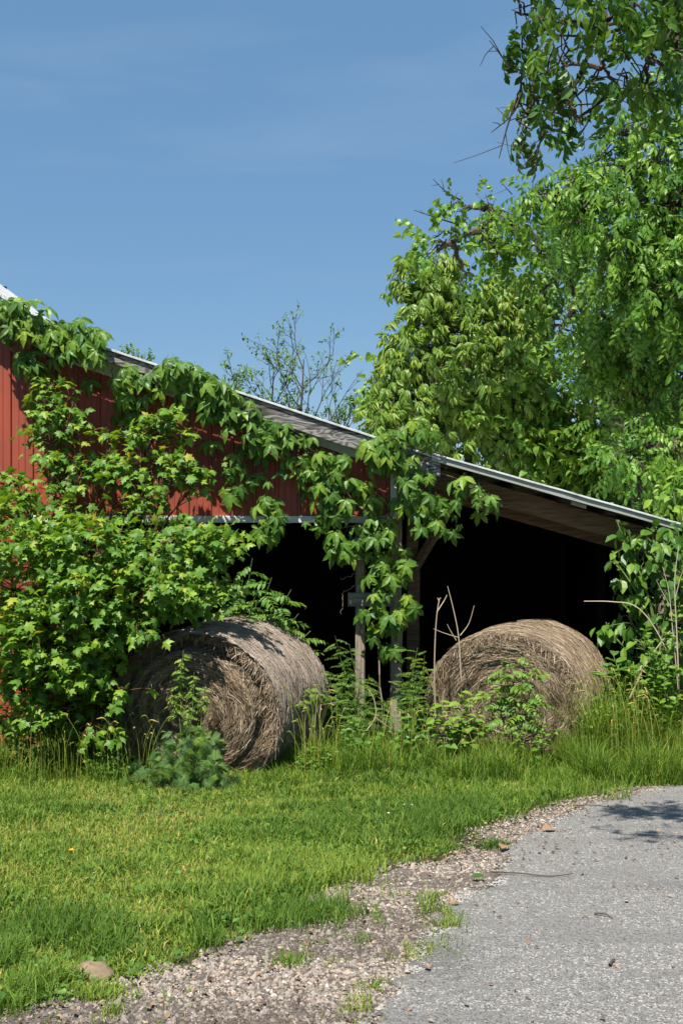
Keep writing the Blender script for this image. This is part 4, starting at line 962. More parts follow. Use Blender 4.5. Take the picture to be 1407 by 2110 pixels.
# sparse budding trees far behind the roof
def budding_tree(label, px, py_top, Y, width, seed):
    r = np.random.default_rng(seed); x = (px - CX) * Y / F; H = CH + (CY - py_top) * Y / F
    root = empty('budding_tree', (x, Y, 0), label, 'tree', 'bare budding trees behind the barn')
    A = Acc(); B = Acc(); tips = []
    tk = smooth_path([(x, Y, 0), (x + .05, Y, H * .35), (x - .03, Y, H * .7), (x + .04, Y, H)], 8)
    tube(A, tk, np.linspace(.075, .010, len(tk)), 7, .4); A.build('trunk', M['bark'], root, smooth=True)
    def grow(p, d, ln, rad, dep):
        n = 4; pts = [p]
        for k in range(n):
            d = unit(d + r.normal(0, .12, 3) + np.array([0, 0, .06])); pts.append(pts[-1] + d * ln / n)
        tube(B, pts, np.linspace(rad, rad * .55, n + 1), 4, r.uniform(.1, .5))
        if dep == 0: tips.append((pts[-1], d)); tips.append((pts[-2], d)); return
        for k in range(r.integers(2, 4)):
            a = r.uniform(0, 2 * np.pi); e = unit(np.cross(d, r.normal(0, 1, 3)))
            grow(pts[r.integers(2, n + 1)], unit(d + e * r.uniform(.45, .9)), ln * r.uniform(.55, .8), rad * .55, dep - 1)
        grow(pts[-1], d, ln * .75, rad * .6, dep - 1)
    for k in range(15):
        t = r.uniform(.42, .97); j = int(t * (len(tk) - 1)); a = r.uniform(0, 2 * np.pi); q = (1.05 - t)
        grow(tk[j], unit(np.array([math.cos(a), math.sin(a) * .8, 1.0])), width * (.35 + .55 * q), .022 * (1.2 - t * .6), 2)
    tips.append((tk[-1], np.array([0, 0, 1.])))
    B.build('branches', M['bark'], root)
    p = []; d = []
    for q, dd in tips:
        m = r.integers(2, 6)
        for _ in range(m): p.append(q + r.normal(0, .02, 3)); d.append(dd * .5 + r.normal(0, .7, 3))
    p = np.array(p); d = np.array(d)
    emit(root, 'leaf', 'crown', 'ovate', M['heart'], p, d, np.array([0, -.3, 1]) + r.normal(0, .4, p.shape), r.uniform(.04, .09, len(p)), np.clip(r.normal(.45, .2, len(p)), 0, 1), 0)
budding_tree('tallest bare budding tree standing behind the middle of the roof', 622, 740, 24.0, 1.7, 2)
budding_tree('small bare budding tree left of the tallest one, behind the roof', 482, 775, 25.0, .9, 5)
budding_tree('low bare budding tree behind the roof edge near the upper left vine', 280, 740, 26.0, .9, 9)
budding_tree('thin bare budding tree between the tallest one and the big green trees', 708, 840, 25.0, .85, 14)
budding_tree('bare budding tree just left of the tallest one, crowns touching', 560, 765, 24.6, 1.0, 21)

# ------------------------------------------------------------------ shrubs and weeds round the bales and posts
def frond_plant(name, label, cat, base, stems, key, mat, stemmat, size, per, tint, leafname='leaf', spread=.5, droop=.2, group=None, r0=.008, seed=1, start=.25, up=1.0):
    """upright stems given by their tips, fronds set all along them"""
    r = np.random.default_rng(seed); base = np.asarray(base, float)
    root = empty(name, base, label, cat, group); A = Acc(); PP, DD, NN, SS, TT = [], [], [], [], []
    for tip in stems:
        tip = np.asarray(tip, float); b0 = base + np.array([r.normal(0, .05), r.normal(0, .05), 0])
        mid = b0 * .45 + tip * .55 + np.array([0, 0, .12 * (tip[2] - b0[2])]) + r.normal(0, .02, 3)
        path = smooth_path([b0, mid, tip], 9); tube(A, path, np.linspace(r0, r0 * .35, len(path)), 5, r.uniform(.2, .8))
        n = per
        for k in range(n):
            t = start + (1 - start) * (k + r.uniform(0, .6)) / n; j = min(len(path) - 1, int(t * (len(path) - 1)))
            a = k * 2.4 + r.uniform(0, 1); o = np.array([math.cos(a), math.sin(a), 0])
            PP.append(path[j]); DD.append(o * 1.0 + np.array([0, -.2, spread - droop * r.random()]) + r.normal(0, .15, 3)); NN.append(np.array([0, -.25, up]) + r.normal(0, .2, 3) - o * .2)
            SS.append(size * r.uniform(.7, 1.15) * (1.1 - .45 * t)); TT.append(np.clip(tint[0] + (tint[1] - tint[0]) * (.6 * t + .4 * r.random()), 0, 1))
    A.build('stem', stemmat, root)
    emit(root, leafname, 'foliage', key, mat, np.array(PP), np.array(DD), np.array(NN), np.array(SS), np.array(TT), 300)
    return root
def onground(px, Y, dx=0): x = (px - CX) * Y / F + dx; return np.array([x, Y, float(gz(x, Y)) - .02])

frond_plant('walnut_sapling', 'sapling with long paired leaflets arching out behind the torn bale', 'plant', onground(470, 11.45), [P(500, 1190, 11.1), P(560, 1190, 11.0), P(600, 1215, 11.0), P(480, 1240, 11.0), P(560, 1260, 11.0), P(600, 1300, 11.1), P(630, 1330, 11.2), P(430, 1240, 11.0), P(520, 1150, 11.15), P(460, 1200, 11.0), P(525, 1230, 10.95), P(545, 1285, 10.95), P(585, 1260, 11.0), P(475, 1285, 10.95), P(615, 1265, 11.05), P(640, 1300, 11.1)],
    'pinnate', M['pinnate'], M['greenstem'], .35, 10, (.15, .75), 'leaf', .15, .3, None, .012, 4, .45)
frond_plant('locust_shrub', 'feathery shrub with yellowish tips at the foot of the posts', 'shrub', onground(745, 11.3), [P(690, 1310, 11.1), P(720, 1330, 11.1), P(660, 1380, 10.95), P(700, 1400, 11.0), P(640, 1410, 10.8), P(760, 1390, 11.1), P(780, 1420, 11.1), P(740, 1440, 11.0), P(690, 1455, 11.0), P(800, 1440, 11.1), P(650, 1420, 10.85), P(715, 1370, 11.0), P(745, 1400, 11.0), P(675, 1430, 10.9), P(765, 1450, 10.95), P(720, 1470, 10.9), P(790, 1470, 10.95)],
    'locust', M['pinnate'], M['greenstem'], .23, 16, (.1, .85), 'leaf', .25, .3, None, .007, 6, .3)
frond_plant('locust_shrub', 'small feathery shrub between the right post and the right bale', 'shrub', onground(835, 11.25), [P(860, 1335, 11.1), P(875, 1350, 11.05), P(850, 1380, 11.1), P(885, 1390, 11.0), P(830, 1400, 11.1), P(860, 1420, 11.0), P(880, 1440, 10.9)],
    'locust', M['pinnate'], M['greenstem'], .20, 18, (.1, .9), 'leaf', .35, .3, None, .006, 7, .3)
frond_plant('seedling', 'seedling with paired oval leaflets in front of the right bale', 'plant', onground(1065, 10.3), [P(1070, 1345, 10.35), P(1110, 1370, 10.3), P(1040, 1390, 10.3), P(1110, 1420, 10.25), P(1000, 1420, 10.3), P(1080, 1440, 10.2), P(1045, 1350, 10.35)],
    'pinnate', M['pinnate'], M['redstem'], .29, 8, (.25, .85), 'leaf', .25, .25, None, .007, 8, .45)
frond_plant('climbing_weed', 'ragged light green weed climbing up the face of the torn bale', 'weed', onground(392, 9.66), [P(378, 1340, 9.74), P(362, 1375, 9.72), P(400, 1385, 9.7), P(425, 1415, 9.7), P(352, 1425, 9.7), P(390, 1450, 9.68), P(408, 1490, 9.66)],
    'pinnate', M['pinnate'], M['greenstem'], .125, 11, (.45, .95), 'leaf', .1, .5, None, .006, 9, .62)
foliage_plant('ferny_weed', 'low feathery blue-green weed clump below the torn bale', 'weed', onground(390, 9.35), [(390, 1520, 42, 24, 9.42, .14), (352, 1548, 40, 24, 9.38, .15), (425, 1545, 38, 24, 9.38, .15), (390, 1570, 60, 26, 9.3, .18), (315, 1585, 40, 20, 9.3, .15, .8), (455, 1590, 42, 20, 9.28, .15), (380, 1605, 60, 18, 9.18, .15, .8), (280, 1600, 30, 12, 9.25, .12, .5)],
    'fern', M['fern'], M['greenstem'], .14, 420, 'frond', 'foliage', (.0, .7), .8, .8, .15, 300, None, .006, 2, .3, .3, False)
frond_plant('ferny_weed', 'yellow-green weed sprig at the right side of the torn bale', 'weed', onground(645, 10.2), [P(640, 1415, 10.15), P(660, 1425, 10.2), P(625, 1440, 10.15)],
    'fern', M['fern'], M['drystem'], .12, 7, (.9, 1.0), 'frond', .1, .2, None, .004, 12, .8)
# broad-leaved plants
frond_plant('pokeweed', 'broad-leaved green weed against the right side of the right bale', 'weed', onground(1268, 10.9), [P(1262, 1345, 10.9), P(1290, 1365, 10.9), P(1250, 1375, 10.85), P(1300, 1400, 10.85)],
    'ovate', M['broad'], M['greenstem'], .27, 12, (.05, .5), 'leaf', .45, .2, None, .009, 13, .4)
frond_plant('milkweed', 'low broad-leaved weeds at the left foot of the right bale', 'weed', onground(940, 10.2), [P(905, 1440, 10.3), P(950, 1420, 10.3), P(960, 1450, 10.2), P(930, 1480, 10.1), P(985, 1470, 10.15), P(890, 1470, 10.2), P(1010, 1490, 10.1)],
    'ovate', M['broad'], M['greenstem'], .16, 14, (.3, .9), 'leaf', .3, .3, None, .006, 14, .35)
# bush and climbing leaves over the right end of the lean-to
rb = [(1345, 1105, 45, 22, 11.1, .2), (1395, 1100, 40, 26, 11.0, .25), (1300, 1115, 32, 24, 11.15, .18), (1370, 1135, 50, 36, 11.0, .3), (1310, 1160, 45, 40, 11.15, .25), (1380, 1190, 50, 50, 11.0, .3), (1300, 1215, 36, 36, 11.2, .22), (1350, 1250, 55, 45, 11.1, .3), (1265, 1150, 14, 16, 11.1, .1, .8), (1300, 1280, 45, 34, 11.2, .25), (1255, 1300, 34, 24, 11.2, .2, .8), (1390, 1290, 50, 50, 11.0, .3), (1330, 1340, 55, 45, 11.1, .3), (1400, 1370, 40, 50, 10.9, .3), (1275, 1085, 12, 8, 11.1, .08, .8), (1440, 1200, 50, 150, 11.0, .4)]
foliage_plant('climbing_shrub', 'dense pointed-leaf shrub climbing the right end of the lean-to', 'shrub', onground(1360, 11.2), rb, 'ovate', M['near'], M['greenstem'], .145, 190, 'leaf', 'foliage', (.1, .85), .6, .6, .75, 300, None, .012, 3, .3, .3, True)
foliage_plant('yellow_green_bush', 'yellow-green leafy twigs above the right end of the lean-to roof', 'shrub', onground(1440, 11.6), [(1390, 1030, 26, 18, 11.5, .2, .8), (1402, 1060, 16, 14, 11.3, .12, .7), (1350, 1030, 22, 12, 11.6, .15, .5), (1435, 1050, 36, 40, 11.5, .25)], 'ovate', M['broad'], M['greenstem'], .13, 70, 'leaf', 'foliage', (.5, 1.0), .7, .6, .3, 300, None, .01, 2)
frond_plant('goldenrod', 'leafy upright weeds among tall grass at the right edge', 'weed', onground(1360, 10.5), [P(1345, 1330, 10.5), P(1330, 1400, 10.5), P(1375, 1400, 10.4), P(1395, 1370, 10.4), P(1310, 1420, 10.5), P(1400, 1430, 10.3), P(1360, 1440, 10.3), P(1330, 1290, 10.6), P(1380, 1300, 10.6), P(1400, 1240, 10.6), P(1350, 1390, 10.45), P(1290, 1450, 10.4)],
    'ovate', M['broad'], M['greenstem'], .12, 24, (.2, .8), 'leaf', .6, .3, None, .006, 15, .3)

for q, (lab, px, Y, tips, sz, tn) in enumerate([
    ('low leafy weeds under the overhang of the maple, leftmost at the wall', 60, 9.9, [(20, 1530), (60, 1520), (100, 1535), (40, 1560), (90, 1565)], .09, (.2, .7)),
    ('low leafy weeds between the maple and the torn bale', 230, 9.7, [(200, 1550), (240, 1545), (270, 1560), (220, 1575), (180, 1565)], .08, (.3, .8)),
    ('leafy weeds at the right foot of the torn bale', 640, 9.8, [(610, 1560), (640, 1540), (670, 1535), (690, 1550), (650, 1565)], .09, (.3, .8)),
    ('leafy weeds straight below the left post', 735, 10.3, [(700, 1500), (730, 1480), (760, 1490), (780, 1510), (720, 1525), (750, 1530)], .10, (.15, .7)),
    ('leafy weeds straight below the right post', 830, 10.4, [(800, 1490), (835, 1470), (860, 1480), (880, 1500), (820, 1515)], .10, (.15, .7)),
    ('dense leafy weeds at the right foot of the right bale', 1230, 10.3, [(1200, 1470), (1235, 1455), (1260, 1450), (1280, 1475), (1220, 1495), (1250, 1490)], .10, (.2, .75)),
    ('leafy weeds below the centre of the right bale', 1090, 10.05, [(1050, 1500), (1085, 1490), (1120, 1495), (1150, 1500), (1070, 1515), (1110, 1515)], .085, (.3, .85))]):
    frond_plant('leafy_weed', lab, 'weed', onground(px, Y), [P(a, b, Y + .05 * (k % 3)) for k, (a, b) in enumerate(tips)], 'ovate', M['broad'], M['greenstem'], sz, 14, tn, 'leaf', .35, .5, 'leafy weeds in the grass fringe', .004, 30 + q, .15)

def dry_stalk(label, pts, r0=.006, side=(), group='dry stalks'):
    b = P(*pts[0]); o = empty('dry_stalk', b, label, 'stalk', group); A = Acc()
    tube(A, smooth_path([P(*q) for q in pts], 6), np.linspace(r0, r0 * .5, (len(pts) - 1) * 6 + 1), 5, rng.uniform(.3, .9))
    for s in side: tube(A, smooth_path([P(*q) for q in s], 5), np.linspace(r0 * .7, r0 * .35, (len(s) - 1) * 5 + 1), 4, rng.uniform(.3, .9))
    A.build('stem', M['drystem'], o)
dry_stalk('pale forked dead stalk standing beside the left edge of the right bale', [(897, 1480, 10.85), (895, 1380, 10.85), (898, 1290, 10.85), (904, 1240, 10.85), (908, 1232, 10.85)], .008, [[(900, 1262, 10.85), (915, 1238, 10.85), (921, 1226, 10.85)], [(905, 1240, 10.85), (901, 1232, 10.85)]])
dry_stalk('pale dead twig with side shoots sticking up at the right bale', [(950, 1400, 10.8), (945, 1315, 10.8), (935, 1260, 10.8), (922, 1208, 10.8)], .007, [[(944, 1314, 10.8), (915, 1305, 10.8), (893, 1296, 10.8)], [(948, 1310, 10.8), (966, 1285, 10.8), (977, 1248, 10.8)], [(940, 1320, 10.8), (928, 1300, 10.8), (921, 1286, 10.8)]])
dry_stalk('long dead stalk arching over the right bale from the shrub', [(1400, 1400, 10.7), (1352, 1300, 10.7), (1310, 1250, 10.7), (1260, 1240, 10.7), (1203, 1239, 10.7)], .008)
dry_stalk('straight dead stalk leaning right at the right edge', [(1297, 1440, 10.6), (1330, 1370, 10.6), (1365, 1320, 10.6), (1410, 1265, 10.6)], .009)
dry_stalk('tall upright dead stalk at the far right among the weeds', [(1400, 1440, 10.5), (1394, 1300, 10.5), (1390, 1200, 10.5), (1398, 1125, 10.5)], .007, [[(1392, 1230, 10.5), (1402, 1190, 10.5), (1410, 1170, 10.5)]])
dry_stalk('thin dead stalk left of the tallest upright one', [(1398, 1430, 10.55), (1385, 1290, 10.55), (1378, 1220, 10.55), (1365, 1168, 10.55)], .005, [[(1381, 1250, 10.55), (1362, 1215, 10.55), (1352, 1195, 10.55)]])
dry_stalk('thin dead stem bent over beside the right side of the torn bale', [(660, 1530, 10.1), (660, 1460, 10.1), (670, 1452, 10.2), (718, 1442, 10.5)], .004)
dry_stalk('pale bent twig at the foot of the left post', [(748, 1515, 10.9), (773, 1478, 10.9), (770, 1440, 10.9), (758, 1420, 10.9)], .006, [[(773, 1478, 10.9), (790, 1492, 10.9), (805, 1500, 10.9)]])

# ------------------------------------------------------------------ grass
def blades(A, x, y, h, w, lean, tint, r, z0=None):
    n = len(x); z = gz(x, y) if z0 is None else z0
    b = np.stack([x, y, z - .004], -1); th = r.uniform(0, 2 * np.pi, n); ld = np.stack([np.cos(th), np.sin(th), 0 * th], -1)
    ph = th + np.pi / 2 + r.normal(0, .5, n); sd_ = np.stack([np.cos(ph), np.sin(ph), 0 * ph], -1) * w[:, None] * .5
    l = (lean * h)[:, None]; up = np.array([0, 0, 1.0])
    m = b + up * (h * .55)[:, None] + ld * l * .35; t = b + up * (h * (1 - .35 * np.minimum(lean, 1.2)))[:, None] + ld * l
    V = np.stack([b - sd_, b + sd_, m - sd_ * .85, m + sd_ * .85, t], 1)
    k = (np.arange(n) * 5)[:, None, None]; f = np.array([[0, 1, 3], [0, 3, 2], [2, 3, 4]])[None] + k
    tt = np.repeat(tint, 5)
    A.add(V.reshape(-1, 3), f.reshape(-1, 3), None, np.clip(tt, 0, 1))

gr = np.random.default_rng(21)
def scatter(n, y0, y1, pw=1.0, margin=.7):
    """points over the view wedge, denser towards the viewer"""
    u = gr.random(n); y = (y0 ** (1 - pw + 1e-6) + u * (y1 ** (1 - pw + 1e-6) - y0 ** (1 - pw + 1e-6))) ** (1 / (1 - pw + 1e-6))
    half = .30 * y + margin; x = gr.uniform(-1, 1, n) * half
    return x, y
def edge_noise(x, y): return .16 * (vnoise(x, y, 3.0, 31) - .5) + .14 * (vnoise(x, y, 11.0, 32) - .5)
A = Acc()
x, y = scatter(300000, 3.3, 11.2, .55)
dist = gedge(y) - x + edge_noise(x, y)                       # >0 on the lawn
bare = vnoise(x, y, 1.7, 41); bare2 = vnoise(x, y, 6.0, 42)
dens = np.clip((dist + .06) / .34, 0, 1) ** 1.3 * np.clip(1.25 - 1.6 * np.clip(bare * .6 + bare2 * .4 - .60, 0, 1) * 3, .12, 1)
dens = np.maximum(dens, np.where((dist < .05) & (aedge(y) - x > .02), .05 * np.exp(dist / .5) * (vnoise(x, y, 3.3, 44) > .35), 0))
keep = gr.random(len(x)) < dens; x, y, dist = x[keep], y[keep], dist[keep]
nz = vnoise(x, y, 1.1, 51); n2 = vnoise(x, y, 4.5, 52); n3 = vnoise(x, y, 14, 53)
lush = np.clip((nz * .5 + n2 * .35 + n3 * .15 - .42) * 4, 0, 1)
h = (.026 + .070 * lush * gr.random(len(x)) + .032 * gr.random(len(x))) * np.clip(.55 + dist * 1.5, .55, 1.0)
far = np.clip((y - 8.6) / 1.6, 0, 1); h *= 1 + .9 * far
w = gr.uniform(.0032, .0082, len(x)) * (1 + .25 * far) * (1 + .35 * lush)
blades(A, x, y, h, w, gr.uniform(.15, .95, len(x)), .53 - .36 * lush + gr.normal(0, .22, len(x)) + .22 * (vnoise(x, y, 2.6, 55) - .5) + .30 * (gr.random(len(x)) < .09), gr)
tag(A.build('lawn_grass', M['grass']), 'short mixed lawn grass between the barn and the gravel', 'grass', kind='stuff')

# darker lush clumps on the lawn
A = Acc()
for (px, py, rx, ry, n, hh, t0) in [(120, 1925, 130, 40, 2600, .11, .10), (220, 1960, 60, 30, 900, .10, .15), (640, 1890, 90, 22, 1500, .10, .12), (560, 1905, 70, 18, 900, .08, .2), (880, 1690, 80, 40, 2600, .13, .08), (950, 1670, 60, 25, 1300, .12, .05), (690, 1700, 60, 30, 1200, .11, .12), (860, 1735, 40, 18, 700, .10, .05), (60, 2050, 60, 40, 1100, .10, .25), (20, 1980, 40, 40, 700, .12, .2), (60, 1660, 90, 18, 900, .12, .25), (100, 1760, 110, 30, 1200, .08, .3), (1020, 1650, 80, 22, 1200, .12, .3), (1150, 1620, 90, 22, 1800, .17, .35), (1280, 1600, 110, 20, 2200, .20, .35), (430, 1950, 30, 16, 260, .12, .15), (600, 1990, 40, 14, 200, .06, .3), (1020, 1748, 36, 9, 420, .06, .0), (590, 1780, 120, 30, 1300, .09, .45), (700, 1800, 80, 30, 1300, .10, .5), (540, 1830, 90, 30, 1300, .11, .45), (200, 2060, 60, 16, 500, .07, .5)]:
    c = gp(px, py); c2 = gp(px, py - ry); sx = rx * c[1] / F; sy = abs(c2[1] - c[1])
    gx = c[0] + gr.normal(0, .5, n) * sx; gy = c[1] + gr.normal(0, .5, n) * sy
    blades(A, gx, gy, hh * gr.uniform(.4, 1.1, n), gr.uniform(.003, .0075, n), gr.uniform(.1, .9, n), t0 + gr.normal(0, .12, n), gr)
tag(A.build('grass_clumps', M['grass']), 'darker taller grass clumps scattered over the lawn', 'grass', kind='stuff')

# small weeds and grass tufts on the gravel
A = Acc()
for (px, py, rx, ry, n, hh, t0) in [(915, 1905, 28, 34, 520, .07, .55), (880, 1885, 20, 16, 200, .06, .4), (930, 1915, 14, 18, 300, .04, .75), (850, 1975, 40, 14, 300, .035, .7), (880, 1958, 24, 8, 160, .035, .6), (745, 2075, 26, 22, 260, .03, .7), (770, 2050, 12, 14, 140, .05, .6), (800, 2030, 14, 6, 90, .03, .35), (705, 1895, 24, 26, 240, .08, .45), (700, 1875, 18, 12, 120, .05, .5), (775, 1895, 14, 16, 90, .07, .5), (745, 1945, 14, 6, 70, .04, .35), (560, 1985, 30, 10, 90, .05, .5), (640, 1965, 16, 10, 60, .05, .45), (740, 2100, 40, 14, 260, .03, .75), (690, 1995, 14, 8, 50, .04, .6), (830, 1855, 50, 7, 140, .035, .5), (230, 2100, 16, 12, 120, .05, .6), (590, 1830, 20, 8, 100, .06, .5), (680, 1930, 40, 16, 70, .04, .4), (900, 1860, 30, 8, 130, .05, .45), (1000, 1800, 40, 8, 40, .03, .4), (760, 1840, 60, 12, 150, .05, .5), (620, 1900, 60, 16, 160, .05, .45)]:
    c = gp(px, py); c2 = gp(px, py - ry); sx = rx * c[1] / F; sy = abs(c2[1] - c[1])
    gx = c[0] + gr.normal(0, .75, n) * sx; gy = c[1] + gr.normal(0, .75, n) * sy
    q = vnoise(gx, gy, 16, 91) > .38; gx, gy = gx[q], gy[q]; n = len(gx)
    blades(A, gx, gy, hh * gr.uniform(.3, 1.2, n), gr.uniform(.002, .0045, n), gr.uniform(.2, 1.1, n), t0 - .12 + gr.normal(0, .2, n), gr, gz(gx, gy) + .012)
tag(A.build('gravel_weeds', M['grass']), 'small grass tufts and weeds growing through the gravel', 'grass', kind='stuff')

# low broad weeds between the blades (clover, plantain)
x, y = scatter(16000, 3.4, 10.4, .5); dist = gedge(y) - x + edge_noise(x, y)
k = (dist > .02) & (gr.random(len(x)) < .25 + 1.2 * np.clip(vnoise(x, y, 1.6, 61) - .45, 0, 1) * 2); x, y = x[k], y[k]; n = len(x)
V, Fc = lance(.34, .2, .3, True); s = gr.uniform(.018, .045, n)
a = gr.uniform(0, 2 * np.pi, n); dd = np.stack([np.cos(a), np.sin(a), gr.uniform(.1, .7, n)], -1); Rm = frames(dd, np.array([0, 0, 1]) + gr.normal(0, .25, (n, 3)))
pos = np.stack([x, y, gz(x, y) + gr.uniform(.01, .045, n)], -1)
VV = np.einsum('nij,kj->nki', Rm * s[:, None, None], V) + pos[:, None]
A = Acc(); A.add(VV.reshape(-1, 3), (Fc[None] + (np.arange(n) * 5)[:, None, None]).reshape(-1, 3), None, np.repeat(np.clip(.3 + gr.normal(0, .2, n), 0, 1), 5))
tag(A.build('ground_weeds', M['broad']), 'low clover and plantain leaves among the lawn grass', 'weeds', kind='stuff')

# tall uncut grass along the wall, round the bales and along the right bank
A = Acc()
def tall(px0, px1, Y0, Y1, n, h0, h1, t0, lean=(.15, .8), wid=(.004, .009)):
    yy = gr.uniform(Y0, Y1, n); xx = (gr.uniform(px0, px1, n) - CX) * yy / F
    cl = vnoise(xx, yy, 5.0, 71); cl = np.clip((cl * .6 + vnoise(xx, yy, 1.9, 72) * .4 - .5) * 2.2 + .5, 0, 1); k = gr.random(n) < .2 + 1.0 * cl; xx, yy, cl = xx[k], yy[k], cl[k]; m = len(xx)
    blades(A, xx, yy, gr.uniform(h0, h1, m) * (.35 + .95 * cl), gr.uniform(*wid, m), gr.uniform(*lean, m), t0 + gr.normal(0, .2, m) + .3 * (vnoise(xx, yy, 2.7, 73) - .5), gr)
tall(-120, 330, 9.5, 10.6, 6000, .06, .28, .45); tall(-120, 260, 10.2, 11.6, 2500, .12, .36, .40)
tall(560, 720, 9.4, 10.4, 3300, .06, .30, .5); tall(640, 900, 9.7, 11.5, 8000, .10, .42, .4); tall(860, 1300, 9.5, 10.6, 13000, .08, .37, .42)
tall(1150, 1450, 9.4, 11.2, 12000, .12, .46, .42); tall(880, 1100, 10.4, 11.0, 2500, .12, .30, .4); tall(250, 620, 9.3, 9.75, 2600, .04, .14, .45); tall(1220, 1450, 10.2, 11.3, 7000, .35, .85, .45)
tall(480, 600, 9.45, 9.9, 900, .05, .16, .6); tall(400, 1300, 8.6, 9.6, 7000, .04, .16, .42)
tag(A.build('tall_grass', M['tall']), 'tall uncut grass round the bales, posts and along the bank', 'grass', kind='stuff')
# flowering grass stems
A = Acc()
for (px0, px1, Y0, Y1, n, h0, h1) in [(0, 340, 9.5, 10.1, 110, .35, .62), (610, 700, 9.6, 10.1, 40, .4, .8), (900, 1100, 9.6, 10.2, 30, .3, .55), (1200, 1407, 9.8, 10.8, 90, .45, .95), (740, 900, 10.2, 11.0, 40, .35, .6)]:
    for _ in range(n):
        Y = gr.uniform(Y0, Y1); x0 = (gr.uniform(px0, px1) - CX) * Y / F; hh = gr.uniform(h0, h1); z0 = float(gz(x0, Y)); ln = gr.normal(0, .16, 2) * hh
        p = smooth_path([(x0, Y, z0), (x0 + ln[0] * .3, Y + ln[1] * .3, z0 + hh * .6), (x0 + ln[0], Y + ln[1], z0 + hh), (x0 + ln[0] * 1.5, Y + ln[1] * 1.5, z0 + hh * 1.02)], 4)
        t = gr.uniform(.5, 1.0); tube(A, p, np.linspace(.0022, .0012, len(p)), 3, t); tube(A, p[-5:], [.002, .005, .006, .004, .001], 4, min(1, t + .1))
tag(A.build('grass_stems', M['tall']), 'thin flowering grass stems rising in front of the barn', 'grass', kind='stuff')

# ------------------------------------------------------------------ stones
def stones(name, mat, x, y, s, tint, r, flat=.65, dz=.0, octa=False):
    n = len(x)
    if octa:
        B = np.array([[1, 0, 0], [0, 1, 0], [-1, 0, 0], [0, -1, 0], [0, 0, 1]], float); Fc = np.array([[0, 1, 4], [1, 2, 4], [2, 3, 4], [3, 0, 4]])
    else:
        B = np.array([[1, 0, -.2], [.4, .9, 0], [-.6, .8, -.1], [-1, 0, .1], [-.5, -.9, -.1], [.6, -.8, 0], [.35, .25, .95], [-.45, .1, .85], [.1, -.45, .9]], float)
        Fc = np.array([[0, 1, 6], [1, 2, 6], [2, 7, 6], [2, 3, 7], [3, 4, 7], [4, 8, 7], [4, 5, 8], [5, 0, 8], [0, 6, 8], [6, 7, 8]])
    a = r.uniform(0, 2 * np.pi, n); c, s_ = np.cos(a), np.sin(a); k = len(B)
    J = B[None] * (1 + r.normal(0, .2, (n, k, 1))) * s[:, None, None] * np.stack([r.uniform(.7, 1.3, n), r.uniform(.7, 1.3, n), flat * r.uniform(.6, 1.2, n)], -1)[:, None]
    V = np.stack([J[..., 0] * c[:, None] - J[..., 1] * s_[:, None], J[..., 0] * s_[:, None] + J[..., 1] * c[:, None], J[..., 2]], -1) + np.stack([x, y, gz(x, y) + dz], -1)[:, None]
    A = Acc(); A.add(V.reshape(-1, 3), (Fc[None] + (np.arange(n) * k)[:, None, None]).reshape(-1, 3), None, np.repeat(np.clip(tint, 0, 1), k))
    return A.build(name, mat)
x, y = scatter(130000, 3.35, 9.8, .7, .4); dg = x - gedge(y) + edge_noise(x, y); da = aedge(y) - x + .08 * (vnoise(x, y, 7, 81) - .5)
k = (dg > -.06) & (gr.random(len(x)) < np.clip(1.0 - .7 * (vnoise(x, y, 2.2, 82) > .72), 0, 1) * np.where(da > 0, 1, .55 * np.exp(da / .09))); x, y = x[k], y[k]
s = .0034 + .0072 * gr.random(len(x)) ** 2.2; s = np.where(gr.random(len(x)) < .02, s * 1.8, s)
o = stones('gravel_stones', M['stone'], x, y, s, .48 + gr.normal(0, .26, len(x)) - .28 * (vnoise(x * .6, y, 2.5, 86) > .62), gr, .75, .012); tag(o, 'loose grey and tan gravel along the road edge', 'gravel', kind='stuff')
x, y = scatter(150000, 3.3, 9.6, .75, .4); st = np.clip((vnoise(x * .45, y * 1.3, 1.5, 87) * .6 + vnoise(x * .6, y * 1.4, 6.0, 88) * .4 - .51) * 5, 0, 1); pit = vnoise(x, y, 26, 89)
k = (x > aedge(y) + .02 + .14 * (vnoise(x, y, 5, 83) - .5)) & (gr.random(len(x)) < 1 - .75 * st) & (pit < .70); x, y, st = x[k], y[k], st[k]
o = stones('road_chips', M['chip'], x, y, gr.uniform(.0035, .0085, len(x)), .58 + gr.normal(0, .20, len(x)) - .5 * st, gr, .5, .0185, True); tag(o, 'pale stone chips bedded in the worn road surface', 'gravel', kind='stuff')

